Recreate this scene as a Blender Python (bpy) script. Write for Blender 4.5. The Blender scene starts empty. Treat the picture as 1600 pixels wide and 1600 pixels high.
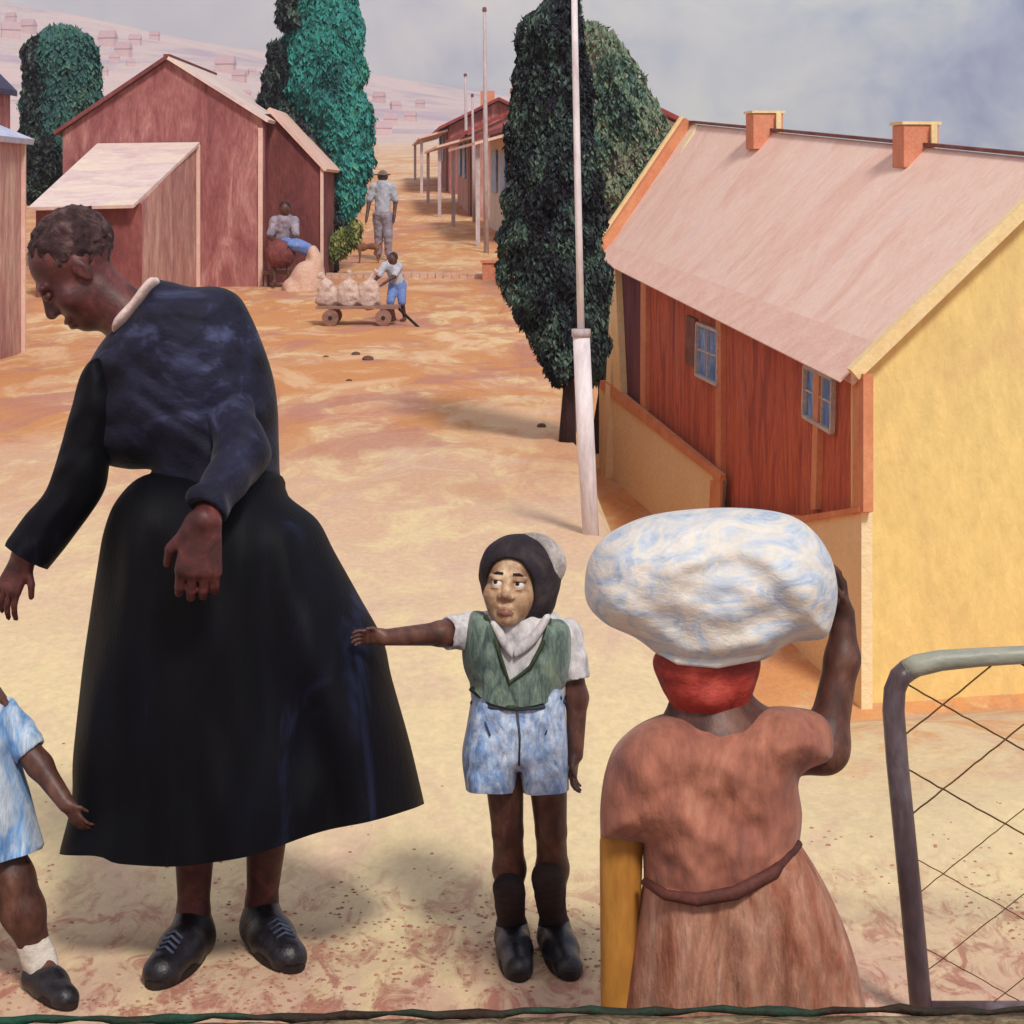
import bpy, bmesh, math, random
import numpy as np
from mathutils import Vector, Matrix
from mathutils.geometry import delaunay_2d_cdt
random.seed(7); RNG = np.random.default_rng(7)
R = math.radians; HAZE = .0007
C = bpy.context.scene.collection
F, CX, HY, CAMZ = 3200.0, 800.0, 300.0, 1.68      # focal length, centre, horizon (photo pixels), eye height

def P(px, py, Y):                                   # a point of the photo at distance Y -> metres
    return Vector(((px-CX)/F*Y, Y, CAMZ-(py-HY)/F*Y))
def sstep(a, b, x):
    t = np.clip((np.asarray(x, float)-a)/(b-a), 0, 1); return t*t*(3-2*t)

# ------------------------------------------------------------------ numpy noise
def _h(i, j, k):
    n = (i*374761393 + j*668265263 + k*2147483647 + 12345) & 0xffffffff
    n = ((n ^ (n >> 13))*1274126177) & 0xffffffff
    return ((n ^ (n >> 16)) & 0xffff)/65535.0*2-1
def vnoise(x, y, z):
    x, y, z = [np.asarray(a, float) for a in (x, y, z)]
    i, j, k = [np.floor(a).astype(np.int64) for a in (x, y, z)]
    u, v, w = x-i, y-j, z-k
    u, v, w = [a*a*(3-2*a) for a in (u, v, w)]
    r = 0
    for a in (0, 1):
        for b in (0, 1):
            for c in (0, 1):
                r = r+_h(i+a, j+b, k+c)*(u if a else 1-u)*(v if b else 1-v)*(w if c else 1-w)
    return r

# ------------------------------------------------------------------ object helpers
def tag(o, label, cat, group=None, kind=None):
    if label: o['label'] = label
    if cat: o['category'] = cat
    if group: o['group'] = group
    if kind: o['kind'] = kind
    return o
def thing(name, loc, label, cat, group=None):
    o = bpy.data.objects.new(name, None); C.objects.link(o); o.location = loc
    o.empty_display_size = .1
    return tag(o, label, cat, group)
def wloc(o):
    v = Vector((0, 0, 0))
    while o is not None:
        v += o.location; o = o.parent
    return v
def mk(name, verts, faces, mat, parent=None, smooth=True, mi=None, clean=False, angle=None):
    off = wloc(parent) if parent else Vector((0, 0, 0))
    me = bpy.data.meshes.new(name)
    V = np.asarray([tuple(v) for v in verts], float) if not isinstance(verts, np.ndarray) else verts
    V = V-np.array(off)
    me.from_pydata(V.tolist(), [], [tuple(int(i) for i in f) for f in faces])
    mats = mat if isinstance(mat, (list, tuple)) else [mat]
    for m in mats: me.materials.append(m)
    if mi is not None: me.polygons.foreach_set('material_index', np.asarray(mi, np.int32))
    me.polygons.foreach_set('use_smooth', [smooth]*len(me.polygons))
    me.update()
    if clean:
        bm = bmesh.new(); bm.from_mesh(me)
        bmesh.ops.remove_doubles(bm, verts=bm.verts, dist=2e-4)
        bmesh.ops.dissolve_degenerate(bm, edges=bm.edges, dist=1e-5)
        bmesh.ops.recalc_face_normals(bm, faces=bm.faces)
        bm.to_mesh(me); bm.free()
    o = bpy.data.objects.new(name, me); C.objects.link(o)
    if parent: o.parent = parent
    return o

class MB:
    def __init__(s): s.v, s.f, s.m = [], [], []
    def add(s, vs, fs, m=0):
        n = len(s.v); s.v += [tuple(v) for v in vs]; s.f += [tuple(i+n for i in f) for f in fs]; s.m += [m]*len(fs); return s
    def hexa(s, b, t, m=0):                         # 4 bottom, 4 top points
        return s.add(list(b)+list(t), [(3, 2, 1, 0), (4, 5, 6, 7), (0, 1, 5, 4), (1, 2, 6, 5), (2, 3, 7, 6), (3, 0, 4, 7)], m)
    def box(s, c, d, m=0, rz=0):
        ca, sa = math.cos(rz), math.sin(rz); q = []
        for z in (-1, 1):
            for x, y in ((-1, -1), (1, -1), (1, 1), (-1, 1)):
                X, Y = x*d[0]/2, y*d[1]/2
                q.append((c[0]+X*ca-Y*sa, c[1]+X*sa+Y*ca, c[2]+z*d[2]/2))
        return s.hexa(q[:4], q[4:], m)
    def beam(s, a, b, w, h, m=0, up=(0, 0, 1)):
        a, b = Vector(a), Vector(b); d = (b-a).normalized(); u = Vector(up)
        sd = d.cross(u)
        if sd.length < 1e-3: sd = d.cross(Vector((1, 0, 0)))
        sd.normalize(); u = sd.cross(d)
        q = [p+sd*(x*w/2)+u*(y*h/2) for p in (a, b) for x, y in ((-1, -1), (1, -1), (1, 1), (-1, 1))]
        return s.hexa(q[:4], q[4:], m)
    def tube(s, pts, rad, n=12, m=0, cap=True):
        pts = [Vector(p) for p in pts]; N = len(pts)
        if not hasattr(rad, '__len__'): rad = [rad]*N
        base = len(s.v); ref = Vector((.13, .97, .2))
        for i, p in enumerate(pts):
            d = (pts[min(i+1, N-1)]-pts[max(i-1, 0)]).normalized()
            a = d.cross(ref).normalized(); b = d.cross(a)
            for k in range(n):
                t = 2*math.pi*k/n; s.v.append(tuple(p+(a*math.cos(t)+b*math.sin(t))*rad[i]))
        for i in range(N-1):
            for k in range(n):
                k2 = (k+1) % n
                s.f.append((base+i*n+k, base+i*n+k2, base+(i+1)*n+k2, base+(i+1)*n+k)); s.m.append(m)
        if cap:
            s.f.append(tuple(base+k for k in range(n))); s.m.append(m)
            s.f.append(tuple(base+(N-1)*n+k for k in reversed(range(n)))); s.m.append(m)
        return s
    def build(s, name, mat, parent=None, smooth=False, bevel=0, clean=True):
        o = mk(name, s.v, s.f, mat, parent, smooth, s.m, clean)
        if bevel:
            b = o.modifiers.new('b', 'BEVEL'); b.width = bevel; b.segments = 2; b.limit_method = 'ANGLE'
        return o

# ------------------------------------------------------------------ implicit surfaces (one continuous skin)
def cap(a, b, ra, rb=None, k=.02, m=0, sub=False): return dict(t='c', a=np.array(a, float), b=np.array(b, float), ra=ra, rb=ra if rb is None else rb, k=k, m=m, sub=sub)
def ell(c, r, M=None, k=.02, m=0, sub=False):
    if not hasattr(r, '__len__'): r = (r, r, r)
    return dict(t='e', c=np.array(c, float), r=np.array(r, float), M=None if M is None else np.array(M, float), k=k, m=m, sub=sub)
def sdf_mesh(name, prims, mat, parent=None, res=.005, zmin=None, noise=0, nscale=20):
    lo, hi = [], []
    for p in prims:
        if p['t'] == 'c':
            rr = max(p['ra'], p['rb']); p['lo'] = np.minimum(p['a'], p['b'])-rr; p['hi'] = np.maximum(p['a'], p['b'])+rr
        else:
            rr = max(p['r']); p['lo'] = p['c']-rr; p['hi'] = p['c']+rr
        if not p['sub']: lo.append(p['lo']); hi.append(p['hi'])
    lo = np.min(lo, 0)-3*res; hi = np.max(hi, 0)+3*res
    n = np.ceil((hi-lo)/res).astype(int)+1
    ax = [lo[i]+res*np.arange(n[i]) for i in range(3)]
    D = np.full(n, .3, np.float32); MI = np.zeros(n, np.int8)
    for p in prims:
        g = p['k']*1.2+4*res
        a = np.maximum(((p['lo']-g-lo)/res).astype(int), 0); b = np.minimum(((p['hi']+g-lo)/res).astype(int)+2, n)
        if (b <= a).any(): continue
        X = ax[0][a[0]:b[0]][:, None, None]; Y = ax[1][a[1]:b[1]][None, :, None]; Z = ax[2][a[2]:b[2]][None, None, :]
        if p['t'] == 'c':
            d = p['b']-p['a']; L = max(float(d@d), 1e-12)
            t = np.clip(((X-p['a'][0])*d[0]+(Y-p['a'][1])*d[1]+(Z-p['a'][2])*d[2])/L, 0, 1)
            q = np.sqrt((X-p['a'][0]-t*d[0])**2+(Y-p['a'][1]-t*d[1])**2+(Z-p['a'][2]-t*d[2])**2)
            d = q-(p['ra']+(p['rb']-p['ra'])*t)
        else:
            x, y, z = X-p['c'][0], Y-p['c'][1], Z-p['c'][2]
            if p['M'] is not None:
                M = p['M']; x, y, z = x*M[0][0]+y*M[0][1]+z*M[0][2], x*M[1][0]+y*M[1][1]+z*M[1][2], x*M[2][0]+y*M[2][1]+z*M[2][2]
            r = p['r']; k0 = np.sqrt((x/r[0])**2+(y/r[1])**2+(z/r[2])**2); k1 = np.sqrt((x/r[0]**2)**2+(y/r[1]**2)**2+(z/r[2]**2)**2)
            d = k0*(k0-1)/np.maximum(k1, 1e-6)
        sl = (slice(a[0], b[0]), slice(a[1], b[1]), slice(a[2], b[2])); E = D[sl]; k = p['k']
        if p['sub']:
            h = np.maximum(k-np.abs(E+d), 0)/k; D[sl] = np.maximum(E, -d)+h*h*k/4
        else:
            MI[sl] = np.where(d < E, p['m'], MI[sl])
            h = np.maximum(k-np.abs(E-d), 0)/k; D[sl] = np.minimum(E, d)-h*h*k/4
    if zmin is not None:
        D = np.maximum(D, (zmin-ax[2])[None, None, :].astype(np.float32))
    S = D < 0
    c = np.zeros(n-1, np.int8)
    for i in (0, 1):
        for j in (0, 1):
            for k in (0, 1):
                c += S[i:n[0]-1+i, j:n[1]-1+j, k:n[2]-1+k]
    act = (c > 0) & (c < 8); ids = np.full(n-1, -1, np.int64); I = np.argwhere(act); ids[act] = np.arange(len(I))
    acc = np.zeros((len(I), 3)); cnt = np.zeros(len(I))
    offs = [(0, 0, 0), (1, 0, 0), (0, 1, 0), (1, 1, 0), (0, 0, 1), (1, 0, 1), (0, 1, 1), (1, 1, 1)]
    for p_ in range(8):
        for ax_ in range(3):
            o = offs[p_]
            if o[ax_]: continue
            q = list(o); q[ax_] = 1
            d0 = D[I[:, 0]+o[0], I[:, 1]+o[1], I[:, 2]+o[2]]; d1 = D[I[:, 0]+q[0], I[:, 1]+q[1], I[:, 2]+q[2]]
            cr = (d0 < 0) != (d1 < 0); t = np.where(cr, d0/(d0-d1+1e-20), 0)
            pt = np.array(o, float)[None]+t[:, None]*(np.array(q)-np.array(o))[None]
            acc += np.where(cr[:, None], pt, 0); cnt += cr
    V = lo+res*(I+acc/cnt[:, None])
    if noise:
        V = V+noise*np.stack([vnoise(V[:, 0]*nscale+o, V[:, 1]*nscale, V[:, 2]*nscale) for o in (0, 40, 80)], 1)
    fs, fm = [], []
    for a in range(3):
        b, d = (a+1) % 3, (a+2) % 3
        sl0 = [slice(1, n[i]-1) for i in range(3)]; sl0[a] = slice(0, n[a]-1); sl1 = list(sl0); sl1[a] = slice(1, n[a])
        S0, S1 = S[tuple(sl0)], S[tuple(sl1)]
        E = np.argwhere(S0 != S1)
        if not len(E): continue
        G = E.copy(); G[:, b] += 1; G[:, d] += 1
        def cell(db, dd):
            q = G.copy(); q[:, b] -= db; q[:, d] -= dd; return ids[q[:, 0], q[:, 1], q[:, 2]]
        Q = np.stack([cell(1, 1), cell(0, 1), cell(0, 0), cell(1, 0)], 1)
        ins = S[G[:, 0], G[:, 1], G[:, 2]]
        Q[~ins] = Q[~ins][:, ::-1]
        fs.append(Q); fm.append(MI[G[:, 0], G[:, 1], G[:, 2]])
    Fc = np.concatenate(fs); Fm = np.concatenate(fm)
    return mk(name, V, Fc, mat, parent, True, Fm)

def frame(f, up=(0, 0, 1)):                         # rows: right, forward, up
    f = Vector(f).normalized(); r = f.cross(Vector(up)).normalized(); u = r.cross(f)
    return Matrix((r, f, u))
def hand(w, fwd, side, L, curl=.5, spread=.10, m=0, k=.008, thumb=.5, flip=1):
    """prims of a hand: wrist w, finger direction fwd, side = towards the thumb, L = hand length"""
    w, f, s = Vector(w), Vector(fwd).normalized(), Vector(side); s = (s-f*s.dot(f)).normalized(); nrm = s.cross(f)*flip
    o = []
    for i, (off, ln) in enumerate(((.17, .42), (.058, .46), (-.056, .43), (-.16, .34))):
        kn = w+f*L*.52+s*off*L*1.0-f*abs(off-.03)*L*.12
        o.append(cap(w+s*off*L*.6+f*L*.03, kn, L*.085, L*.07, .012 if L > .12 else .008, m))
        d = (f+s*(off*spread*6)).normalized(); p = kn; ang = 0
        for j, fr in enumerate((.45, .3, .25)):
            ang += curl*(.55 if j == 0 else .8)
            dd = d*math.cos(ang)+nrm*math.sin(ang); q = p+dd*L*ln*fr
            r0 = L*(.056-.006*j); o.append(cap(p, q, r0, r0*.88, .002, m)); p = q
    t0 = w+f*L*.12+s*L*.13; t1 = t0+(f*.7+s*.62+nrm*.25).normalized()*L*.26; t2 = t1+(f*.95+s*.12+nrm*thumb).normalized()*L*.2
    o += [cap(w+f*L*.05+s*L*.06, t0, L*.075, L*.08, .012, m), cap(t0, t1, L*.075, L*.058, .008, m), cap(t1, t2, L*.055, L*.045, .002, m)]
    return o

# ------------------------------------------------------------------ garments: outline -> rounded body
def catmull(pts, step=9):
    out = []; n = len(pts)
    for i in range(n):
        p0, p1, p2, p3 = [np.array(pts[(i+j) % n][:2], float) for j in (-1, 0, 1, 2)]
        c1 = len(pts[i]) > 2 and 'c' in pts[i][2]; c2 = len(pts[(i+1) % n]) > 2 and 'c' in pts[(i+1) % n][2]
        L = np.linalg.norm(p2-p1); m = max(1, int(L/step)); op = len(pts[i]) > 2 and 'o' in pts[i][2]
        t1 = np.zeros(2) if c1 else (p2-p0)/2; t2 = np.zeros(2) if c2 else (p3-p1)/2
        if c1 and c2: t1 = t2 = p2-p1
        elif c1: t1 = (p2-p1)*1.0
        elif c2: t2 = (p2-p1)*1.0
        for k in range(m):
            t = k/m
            q = (2*t**3-3*t**2+1)*p1+(t**3-2*t**2+t)*t1+(-2*t**3+3*t**2)*p2+(t**3-t**2)*t2
            out.append((q[0], q[1], op))
    return out
def inpoly(x, y, poly):
    x, y = np.asarray(x), np.asarray(y); r = np.zeros(x.shape, bool); n = len(poly)
    for i in range(n):
        x1, y1 = poly[i][:2]; x2, y2 = poly[(i+1) % n][:2]
        if y1 == y2: continue
        r ^= ((y1 > y) != (y2 > y)) & (x < (x2-x1)*(y-y1)/(y2-y1)+x1)
    return r
def edist(x, y, poly, skipopen=True):
    d = np.full(len(x), 1e9); n = len(poly)
    for i in range(n):
        if skipopen and len(poly[i]) > 2 and poly[i][2] is True: continue
        a = np.array(poly[i][:2], float); b = np.array(poly[(i+1) % n][:2], float); e = b-a; L = max(e@e, 1e-9)
        t = np.clip(((x-a[0])*e[0]+(y-a[1])*e[1])/L, 0, 1)
        d = np.minimum(d, np.hypot(x-a[0]-t*e[0], y-a[1]-t*e[1]))
    return d
def inflate(name, pts, Y, T, Rp, mat, parent=None, step=8, fold=None, tilt=.2, yoff=None, back=1.0, smooth=True, edge=0.0, curve=True):
    """pts: outline (photo px; 'o' = open hem edge starts here, 'c' = sharp corner); Y distance; T half thickness; Rp rounding radius px"""
    poly = catmull(pts, step) if curve else [(p[0], p[1], len(p) > 2 and 'o' in p[2]) for p in pts]
    xs = [p[0] for p in poly]; ys = [p[1] for p in poly]
    gx, gy = np.meshgrid(np.arange(min(xs), max(xs), step), np.arange(min(ys), max(ys), step))
    gx = (gx+(np.arange(gx.shape[0]) % 2)[:, None]*step*.5).ravel(); gy = gy.ravel()
    k = inpoly(gx, gy, poly); gx, gy = gx[k], gy[k]
    k = edist(gx, gy, poly, False) > step*1.25; gx, gy = gx[k], gy[k]
    n = len(poly); A0 = np.array([[p[0], p[1]] for p in poly]); tg = np.roll(A0, -1, 0)-np.roll(A0, 1, 0); tg /= np.linalg.norm(tg, axis=1)[:, None]+1e-9
    nn = np.stack([-tg[:, 1], tg[:, 0]], 1); test = A0+nn*1.0
    if inpoly(test[:, 0], test[:, 1], poly).mean() < .5: nn = -nn
    for o_ in (step*.12, step*.45, step*.95):
        q_ = A0+nn*o_; dq = edist(q_[:, 0], q_[:, 1], poly, False); kk = inpoly(q_[:, 0], q_[:, 1], poly) & (dq > o_*.85)
        gx = np.concatenate([gx, q_[kk, 0]]); gy = np.concatenate([gy, q_[kk, 1]])
    vs = [Vector((p[0], p[1])) for p in poly]+[Vector((a, b)) for a, b in zip(gx, gy)]
    ov, oe, of, *_ = delaunay_2d_cdt(vs, [(i, (i+1) % n) for i in range(n)], [], 1, 1e-4)
    U = np.array([tuple(v) for v in ov]); d = edist(U[:, 0], U[:, 1], poly)
    q = np.clip(d/Rp, 0, 1); prof = np.sqrt(np.maximum(1-(1-q)**2, 0)); h = T*prof+edge
    fd = fold(U[:, 0], U[:, 1]) if fold else np.zeros(len(U))
    fr = np.minimum(1, prof*1.3)
    X = (U[:, 0]-CX)/F*Y; Z = CAMZ-(U[:, 1]-HY)/F*Y
    yo = yoff(U[:, 0], U[:, 1]) if yoff else 0
    hf = h+fd*fr; hb = (h+fd*fr*.6)*back
    A = np.stack([X, Y+yo-hf, Z+hf*tilt], 1); B = np.stack([X, Y+yo+hb, Z-hb*tilt*.5], 1)
    N = len(U); fs = [tuple(f) for f in of]+[tuple(N+i for i in reversed(f)) for f in of]
    cnt = {}
    for f in of:
        for i in range(len(f)):
            a, b = f[i], f[(i+1) % len(f)]; key = (min(a, b), max(a, b)); cnt.setdefault(key, []).append((a, b))
    for key, l in cnt.items():
        if len(l) == 1: a, b = l[0]; fs.append((b, a, N+a, N+b))
    return mk(name, np.concatenate([A, B]), fs, mat, parent, smooth, None, True)

# ------------------------------------------------------------------ materials
def lin(c): return tuple(((v/255)/12.92 if v/255 <= .04045 else ((v/255+.055)/1.055)**2.4) for v in c)
class NT:
    def __init__(s, m): s.t = m.node_tree; s.n = s.t.nodes; s.l = s.t.links
    def new(s, ty, **kw):
        n = s.n.new(ty)
        for k, v in kw.items():
            if k.startswith('i_'):
                key = k[2:]; key = int(key) if key.isdigit() else key.replace('_', ' '); n.inputs[key].default_value = v
            else: setattr(n, k, v)
        return n
    def link(s, a, b): s.l.new(a, b)
    def math(s, op, a, b=None, clamp=False):
        n = s.new('ShaderNodeMath', operation=op, use_clamp=clamp)
        for i, v in enumerate((a, b)):
            if v is None: continue
            if isinstance(v, (int, float)): n.inputs[i].default_value = v
            else: s.link(v, n.inputs[i])
        return n.outputs[0]
    def ramp(s, fac, stops):
        n = s.new('ShaderNodeValToRGB'); e = n.color_ramp.elements
        while len(e) < len(stops): e.new(.5)
        for i, (p, c) in enumerate(stops): e[i].position = p; e[i].color = (*c, 1)
        s.link(fac, n.inputs[0]); return n.outputs[0]
    def noise(s, vec, scale, detail=3, rough=.55, dist=0, scl=None):
        if scl is not None:
            m = s.new('ShaderNodeMapping'); m.inputs['Scale'].default_value = scl; s.link(vec, m.inputs[0]); vec = m.outputs[0]
        n = s.new('ShaderNodeTexNoise'); n.inputs['Scale'].default_value = scale; n.inputs['Detail'].default_value = detail
        n.inputs['Roughness'].default_value = rough; n.inputs['Distortion'].default_value = dist; s.link(vec, n.inputs[0]); return n.outputs[0]
    def mix(s, fac, a, b, mode='MIX'):
        n = s.new('ShaderNodeMix', data_type='RGBA', blend_type=mode)
        if isinstance(fac, (int, float)): n.inputs[0].default_value = fac
        else: s.link(fac, n.inputs[0])
        for i, v in ((6, a), (7, b)):
            if isinstance(v, tuple): n.inputs[i].default_value = (*v, 1)
            else: s.link(v, n.inputs[i])
        return n.outputs[2]
def paint(name, cols, scale=6, scl=(1, 1, 1), rough=.7, fine=.25, bump=.25, fscale=None, spec=.3, contrast=1.0, sheen=0, dist=.6, spots=None):
    """brushy mottled paint: cols = 2..5 sRGB colours spread over a stretched noise"""
    m = bpy.data.materials.new(name); m.use_nodes = True; t = NT(m); b = t.n['Principled BSDF']
    co = t.new('ShaderNodeTexCoord').outputs['Object']
    n1 = t.noise(co, scale, 4, .62, dist, scl)
    lo, hi = .5-.2/contrast, .5+.2/contrast
    st = [(lo+(hi-lo)*i/(len(cols)-1), lin(c)) for i, c in enumerate(cols)]
    col = t.ramp(n1, st)
    fs = fscale or scale*7
    n2 = t.noise(co, fs, 3, .6, .3, scl)
    v = t.ramp(n2, [(.3, (1-fine,)*3), (.7, (1+fine*.0+fine*.6,)*3)])
    col = t.mix(1.0, col, v, 'MULTIPLY')
    if spots:
        sc, sr, th, cc = spots
        n3 = t.noise(co, sc, 3, .6, .5, sr); f = t.ramp(n3, [(th, (0, 0, 0)), (min(th+.06, 1), (1, 1, 1))])
        col = t.mix(f, col, lin(cc))
    t.link(col, b.inputs['Base Color']); b.inputs['Roughness'].default_value = rough
    b.inputs['Specular IOR Level'].default_value = spec
    if sheen: b.inputs['Sheen Weight'].default_value = sheen; b.inputs['Sheen Roughness'].default_value = .4
    if bump:
        n4 = t.noise(co, fs*1.6, 4, .6, .2, scl); bp = t.new('ShaderNodeBump'); bp.inputs['Strength'].default_value = bump
        bp.inputs['Distance'].default_value = .6/fs; t.link(n4, bp.inputs['Height']); t.link(bp.outputs[0], b.inputs['Normal'])
    return m

M = {}
M['black'] = paint('black_cloth', [(3, 3, 7), (6, 6, 12), (9, 9, 18), (40, 46, 78)], 2.4, (1.9, 1, .42), .62, .2, .25, 60, .14, .72, 0, 1.4)  # bluish streaks paint highlights into the black cloth
M['robe'] = paint('robe_cloth', [(5, 4, 10), (13, 11, 23), (34, 34, 56), (84, 90, 126)], 2.9, (1.0, 1, 1.5), .68, .2, .3, 60, .2, .75, .08, 1.6)  # slate-blue blotches stand for highlights on the robe, put into its colour
M['skin_red'] = paint('reddish_brown_skin', [(52, 22, 22), (82, 38, 36), (122, 68, 62)], 16, (1, 1, 1), .5, .2, .15, 90, .4, .9)
M['skin_dk'] = paint('dark_brown_skin', [(50, 30, 26), (86, 52, 42), (122, 82, 66)], 18, (1, 1, .5), .48, .2, .15, 90, .4, .9)
M['skin_face'] = paint('child_face_skin', [(112, 78, 60), (176, 138, 106), (226, 198, 162)], 24, (1, 1, 1), .5, .15, .12, 110, .4, .8)  # pale and dark mottles paint facial highlights and shading into the skin
M['skin_ochre'] = paint('ochre_arm', [(160, 104, 42), (184, 126, 52), (200, 144, 70)], 7, (1, 1, .3), .7, .14, .2, 50)
M['hair_grey'] = paint('greying_hair', [(36, 22, 24), (64, 42, 42), (112, 88, 86)], 22, (1, 1, 1), .8, .4, .6, 120)
M['collar'] = paint('pale_collar_cloth', [(205, 175, 165), (232, 212, 205)], 20, fine=.12)
M['shoe'] = paint('black_leather', [(14, 12, 16), (30, 26, 32), (60, 56, 66)], 24, (1, 1, 1), .38, .3, .3, 90, .5, .8)
M['sole'] = paint('shoe_sole', [(30, 20, 18), (52, 36, 30)], 20)
M['vest'] = paint('green_knit', [(52, 64, 62), (88, 106, 100), (124, 142, 128), (126, 132, 86)], 16, (2.2, 1, .6), .85, .3, .5, 90, .2, .75, .2, 1.5)
M['vest_trim'] = paint('dark_green_trim', [(40, 48, 36), (62, 74, 50)], 30)
M['shirt'] = paint('white_shirt', [(150, 150, 156), (205, 200, 200), (232, 226, 222)], 22, (1, 1, .6), .8, .2, .3, 80, .3, .9)
M['shorts'] = paint('pale_blue_shorts', [(84, 116, 172), (138, 168, 212), (196, 210, 230), (226, 232, 240)], 14, (1.6, 1, .8), .8, .25, .4, 80, .3, .75, .1, 2)
M['belt'] = paint('dark_belt', [(50, 56, 76), (84, 92, 112)], 20)
M['sock_dk'] = paint('dark_sock', [(40, 28, 30), (64, 46, 44)], 30, (1, 1, 3), .9, .3, .4)
M['sock_w'] = paint('white_sock', [(190, 180, 170), (225, 215, 200)], 30, (1, 1, 3), .9, .2, .4)
M['cap'] = paint('dark_hat_felt', [(24, 18, 26), (42, 32, 38), (70, 58, 58)], 14, fine=.25, bump=.3, contrast=.8)
M['cap_pale'] = paint('pale_hat_crown', [(120, 112, 112), (176, 166, 160), (205, 196, 188)], 14)
M['lip'] = paint('lips', [(130, 80, 70), (158, 104, 90)], 40, rough=.4)
M['eye'] = paint('eye_white', [(214, 208, 196), (232, 226, 214)], 40, rough=.25, fine=.03, bump=0)
M['iris'] = paint('iris_brown', [(22, 14, 12), (34, 22, 18)], 40, rough=.2, fine=.02, bump=0)
M['dress_blue'] = paint('pale_blue_dress', [(70, 116, 184), (126, 166, 210), (196, 208, 222), (226, 230, 236)], 9, (3.2, 1, .5), .8, .2, .3, 70, .3, .8, .1, 1.5)
M['blouse'] = paint('dusty_pink_blouse', [(104, 72, 68), (148, 92, 76), (172, 112, 90), (196, 146, 124)], 4.0, (1.6, 1, .6), .8, .18, .25, 34, .25, .8, .15, 1.6)
M['skirt'] = paint('pink_brown_skirt', [(108, 54, 40), (158, 98, 74), (184, 134, 110), (206, 164, 144)], 6.5, (2.0, 1, .5), .8, .28, .4, 40, .25, .72, .1, 1.6)
M['scarf'] = paint('red_headscarf', [(112, 34, 30), (158, 50, 42), (186, 78, 64)], 14, (1, 1, 1.8), .65, .2, .4, 70, .35, .9)
M['bundle'] = paint('white_cloth_bundle', [(150, 164, 188), (188, 198, 210), (222, 214, 200), (206, 208, 226)], 7, (1, 1, 1.8), .75, .08, .22, 34, .3, .9, .1, 2.6)
M['wood_rim'] = paint('grey_shadowed_basin', [(186, 192, 214), (220, 218, 232)], 12)
M['roof_pink'] = paint('pink_sheet_roof', [(222, 178, 160), (230, 194, 178), (236, 206, 190), (226, 196, 190)], 1.1, (.8, 1.8, .8), .7, .07, .2, 10, .3, .8, 0, 1)
M['yellow'] = paint('yellow_plaster', [(222, 192, 132), (230, 205, 136), (234, 210, 138), (230, 205, 158)], .9, (1, 1, .4), .85, .1, .3, 9, .2, .8, 0, 1)
M['yellow_in'] = paint('yellow_plaster_wall', [(236, 218, 172), (240, 224, 184)], 1.2, (1, 1, 1), .85, .06, .3, 9, .2)
M['red_wall'] = paint('red_brown_boards', [(122, 74, 84), (176, 86, 64), (204, 112, 80), (156, 82, 82)], 1.6, (2.4, 2.4, .35), .8, .25, .4, 16, .25, .9, 0, 1.2)
M['trim'] = paint('orange_pink_trim', [(204, 128, 92), (222, 160, 116)], 3, fine=.1)
M['trim_y'] = paint('cream_yellow_trim', [(232, 204, 146), (240, 220, 172)], 3, fine=.1)
M['trim_dark'] = paint('dark_brown_board', [(104, 60, 54), (140, 96, 84)], 3, fine=.2)  # plain dark brown shared by eave board, doors, ridge and pole caps
M['brick'] = paint('orange_brick', [(206, 128, 98), (222, 150, 116)], 6, fine=.15)
M['pane_frame'] = paint('pale_blue_cream_frame', [(176, 178, 180), (214, 200, 180)], 6)
M['pane'] = paint('blue_window_pane', [(60, 104, 170), (96, 146, 204), (160, 188, 222)], 6, (1, 1, .5), .4, .1, 0, 20, .2)
M['red_house'] = paint('dusty_red_plaster', [(128, 74, 76), (154, 94, 92), (170, 112, 108), (196, 146, 138)], 1.5, (2.2, 1, .5), .85, .25, .4, 12, .2, .9, 0, 1.4)
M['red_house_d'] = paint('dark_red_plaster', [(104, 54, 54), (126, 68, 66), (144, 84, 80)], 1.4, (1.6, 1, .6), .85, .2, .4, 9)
M['pinkish'] = paint('pink_plaster_painted_light', [(160, 110, 106), (188, 140, 130), (212, 178, 158)], 2.2, (2.0, 1.4, .4), .85, .25, .4, 12, contrast=.9)
M['trim_pink'] = paint('pale_pink_trim', [(220, 178, 162), (232, 198, 182)], 4, fine=.1)
M['roof_pale'] = paint('pale_sheet_roof', [(206, 178, 176), (222, 200, 194), (230, 212, 188)], 1.5, (1, 3, 1), .65, .1, .2, 9)
M['roof_blue'] = paint('pale_blue_roof', [(168, 180, 212), (206, 208, 226)], 3, fine=.1)
M['roof_dk'] = paint('dark_blue_roof', [(44, 44, 74), (74, 70, 100)], 3)
M['roof_red'] = paint('red_roof', [(126, 46, 48), (164, 72, 70)], 2)
M['bark'] = paint('dark_bark', [(36, 20, 22), (66, 40, 40)], 12, (2, 2, .4), .9, .3, .7)
M['white_pole'] = paint('white_painted_pole', [(200, 186, 190), (226, 214, 216), (236, 228, 230)], 6, (2, 2, .5), .6, .12, .3, 30)
M['grey_pole'] = paint('weathered_grey_pole', [(168, 150, 152), (206, 190, 190)], 4, (2, 2, .4))
M['pipe'] = paint('brown_gate_pipe', [(62, 46, 50), (88, 72, 76), (128, 118, 126)], 10, (1, 1, .4), .4, .2, .2, 60, .5, .8)
M['pipe_top'] = paint('pale_green_grey_gate_rail', [(140, 142, 128), (170, 170, 152)], 10, (.4, 1, 1), .45, .12, .2, 60, .5)
M['waist'] = paint('waistband_fold_shade', [(70, 34, 30), (106, 60, 50)], 12)  # dark tone paints the shaded fold at the waist
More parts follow.
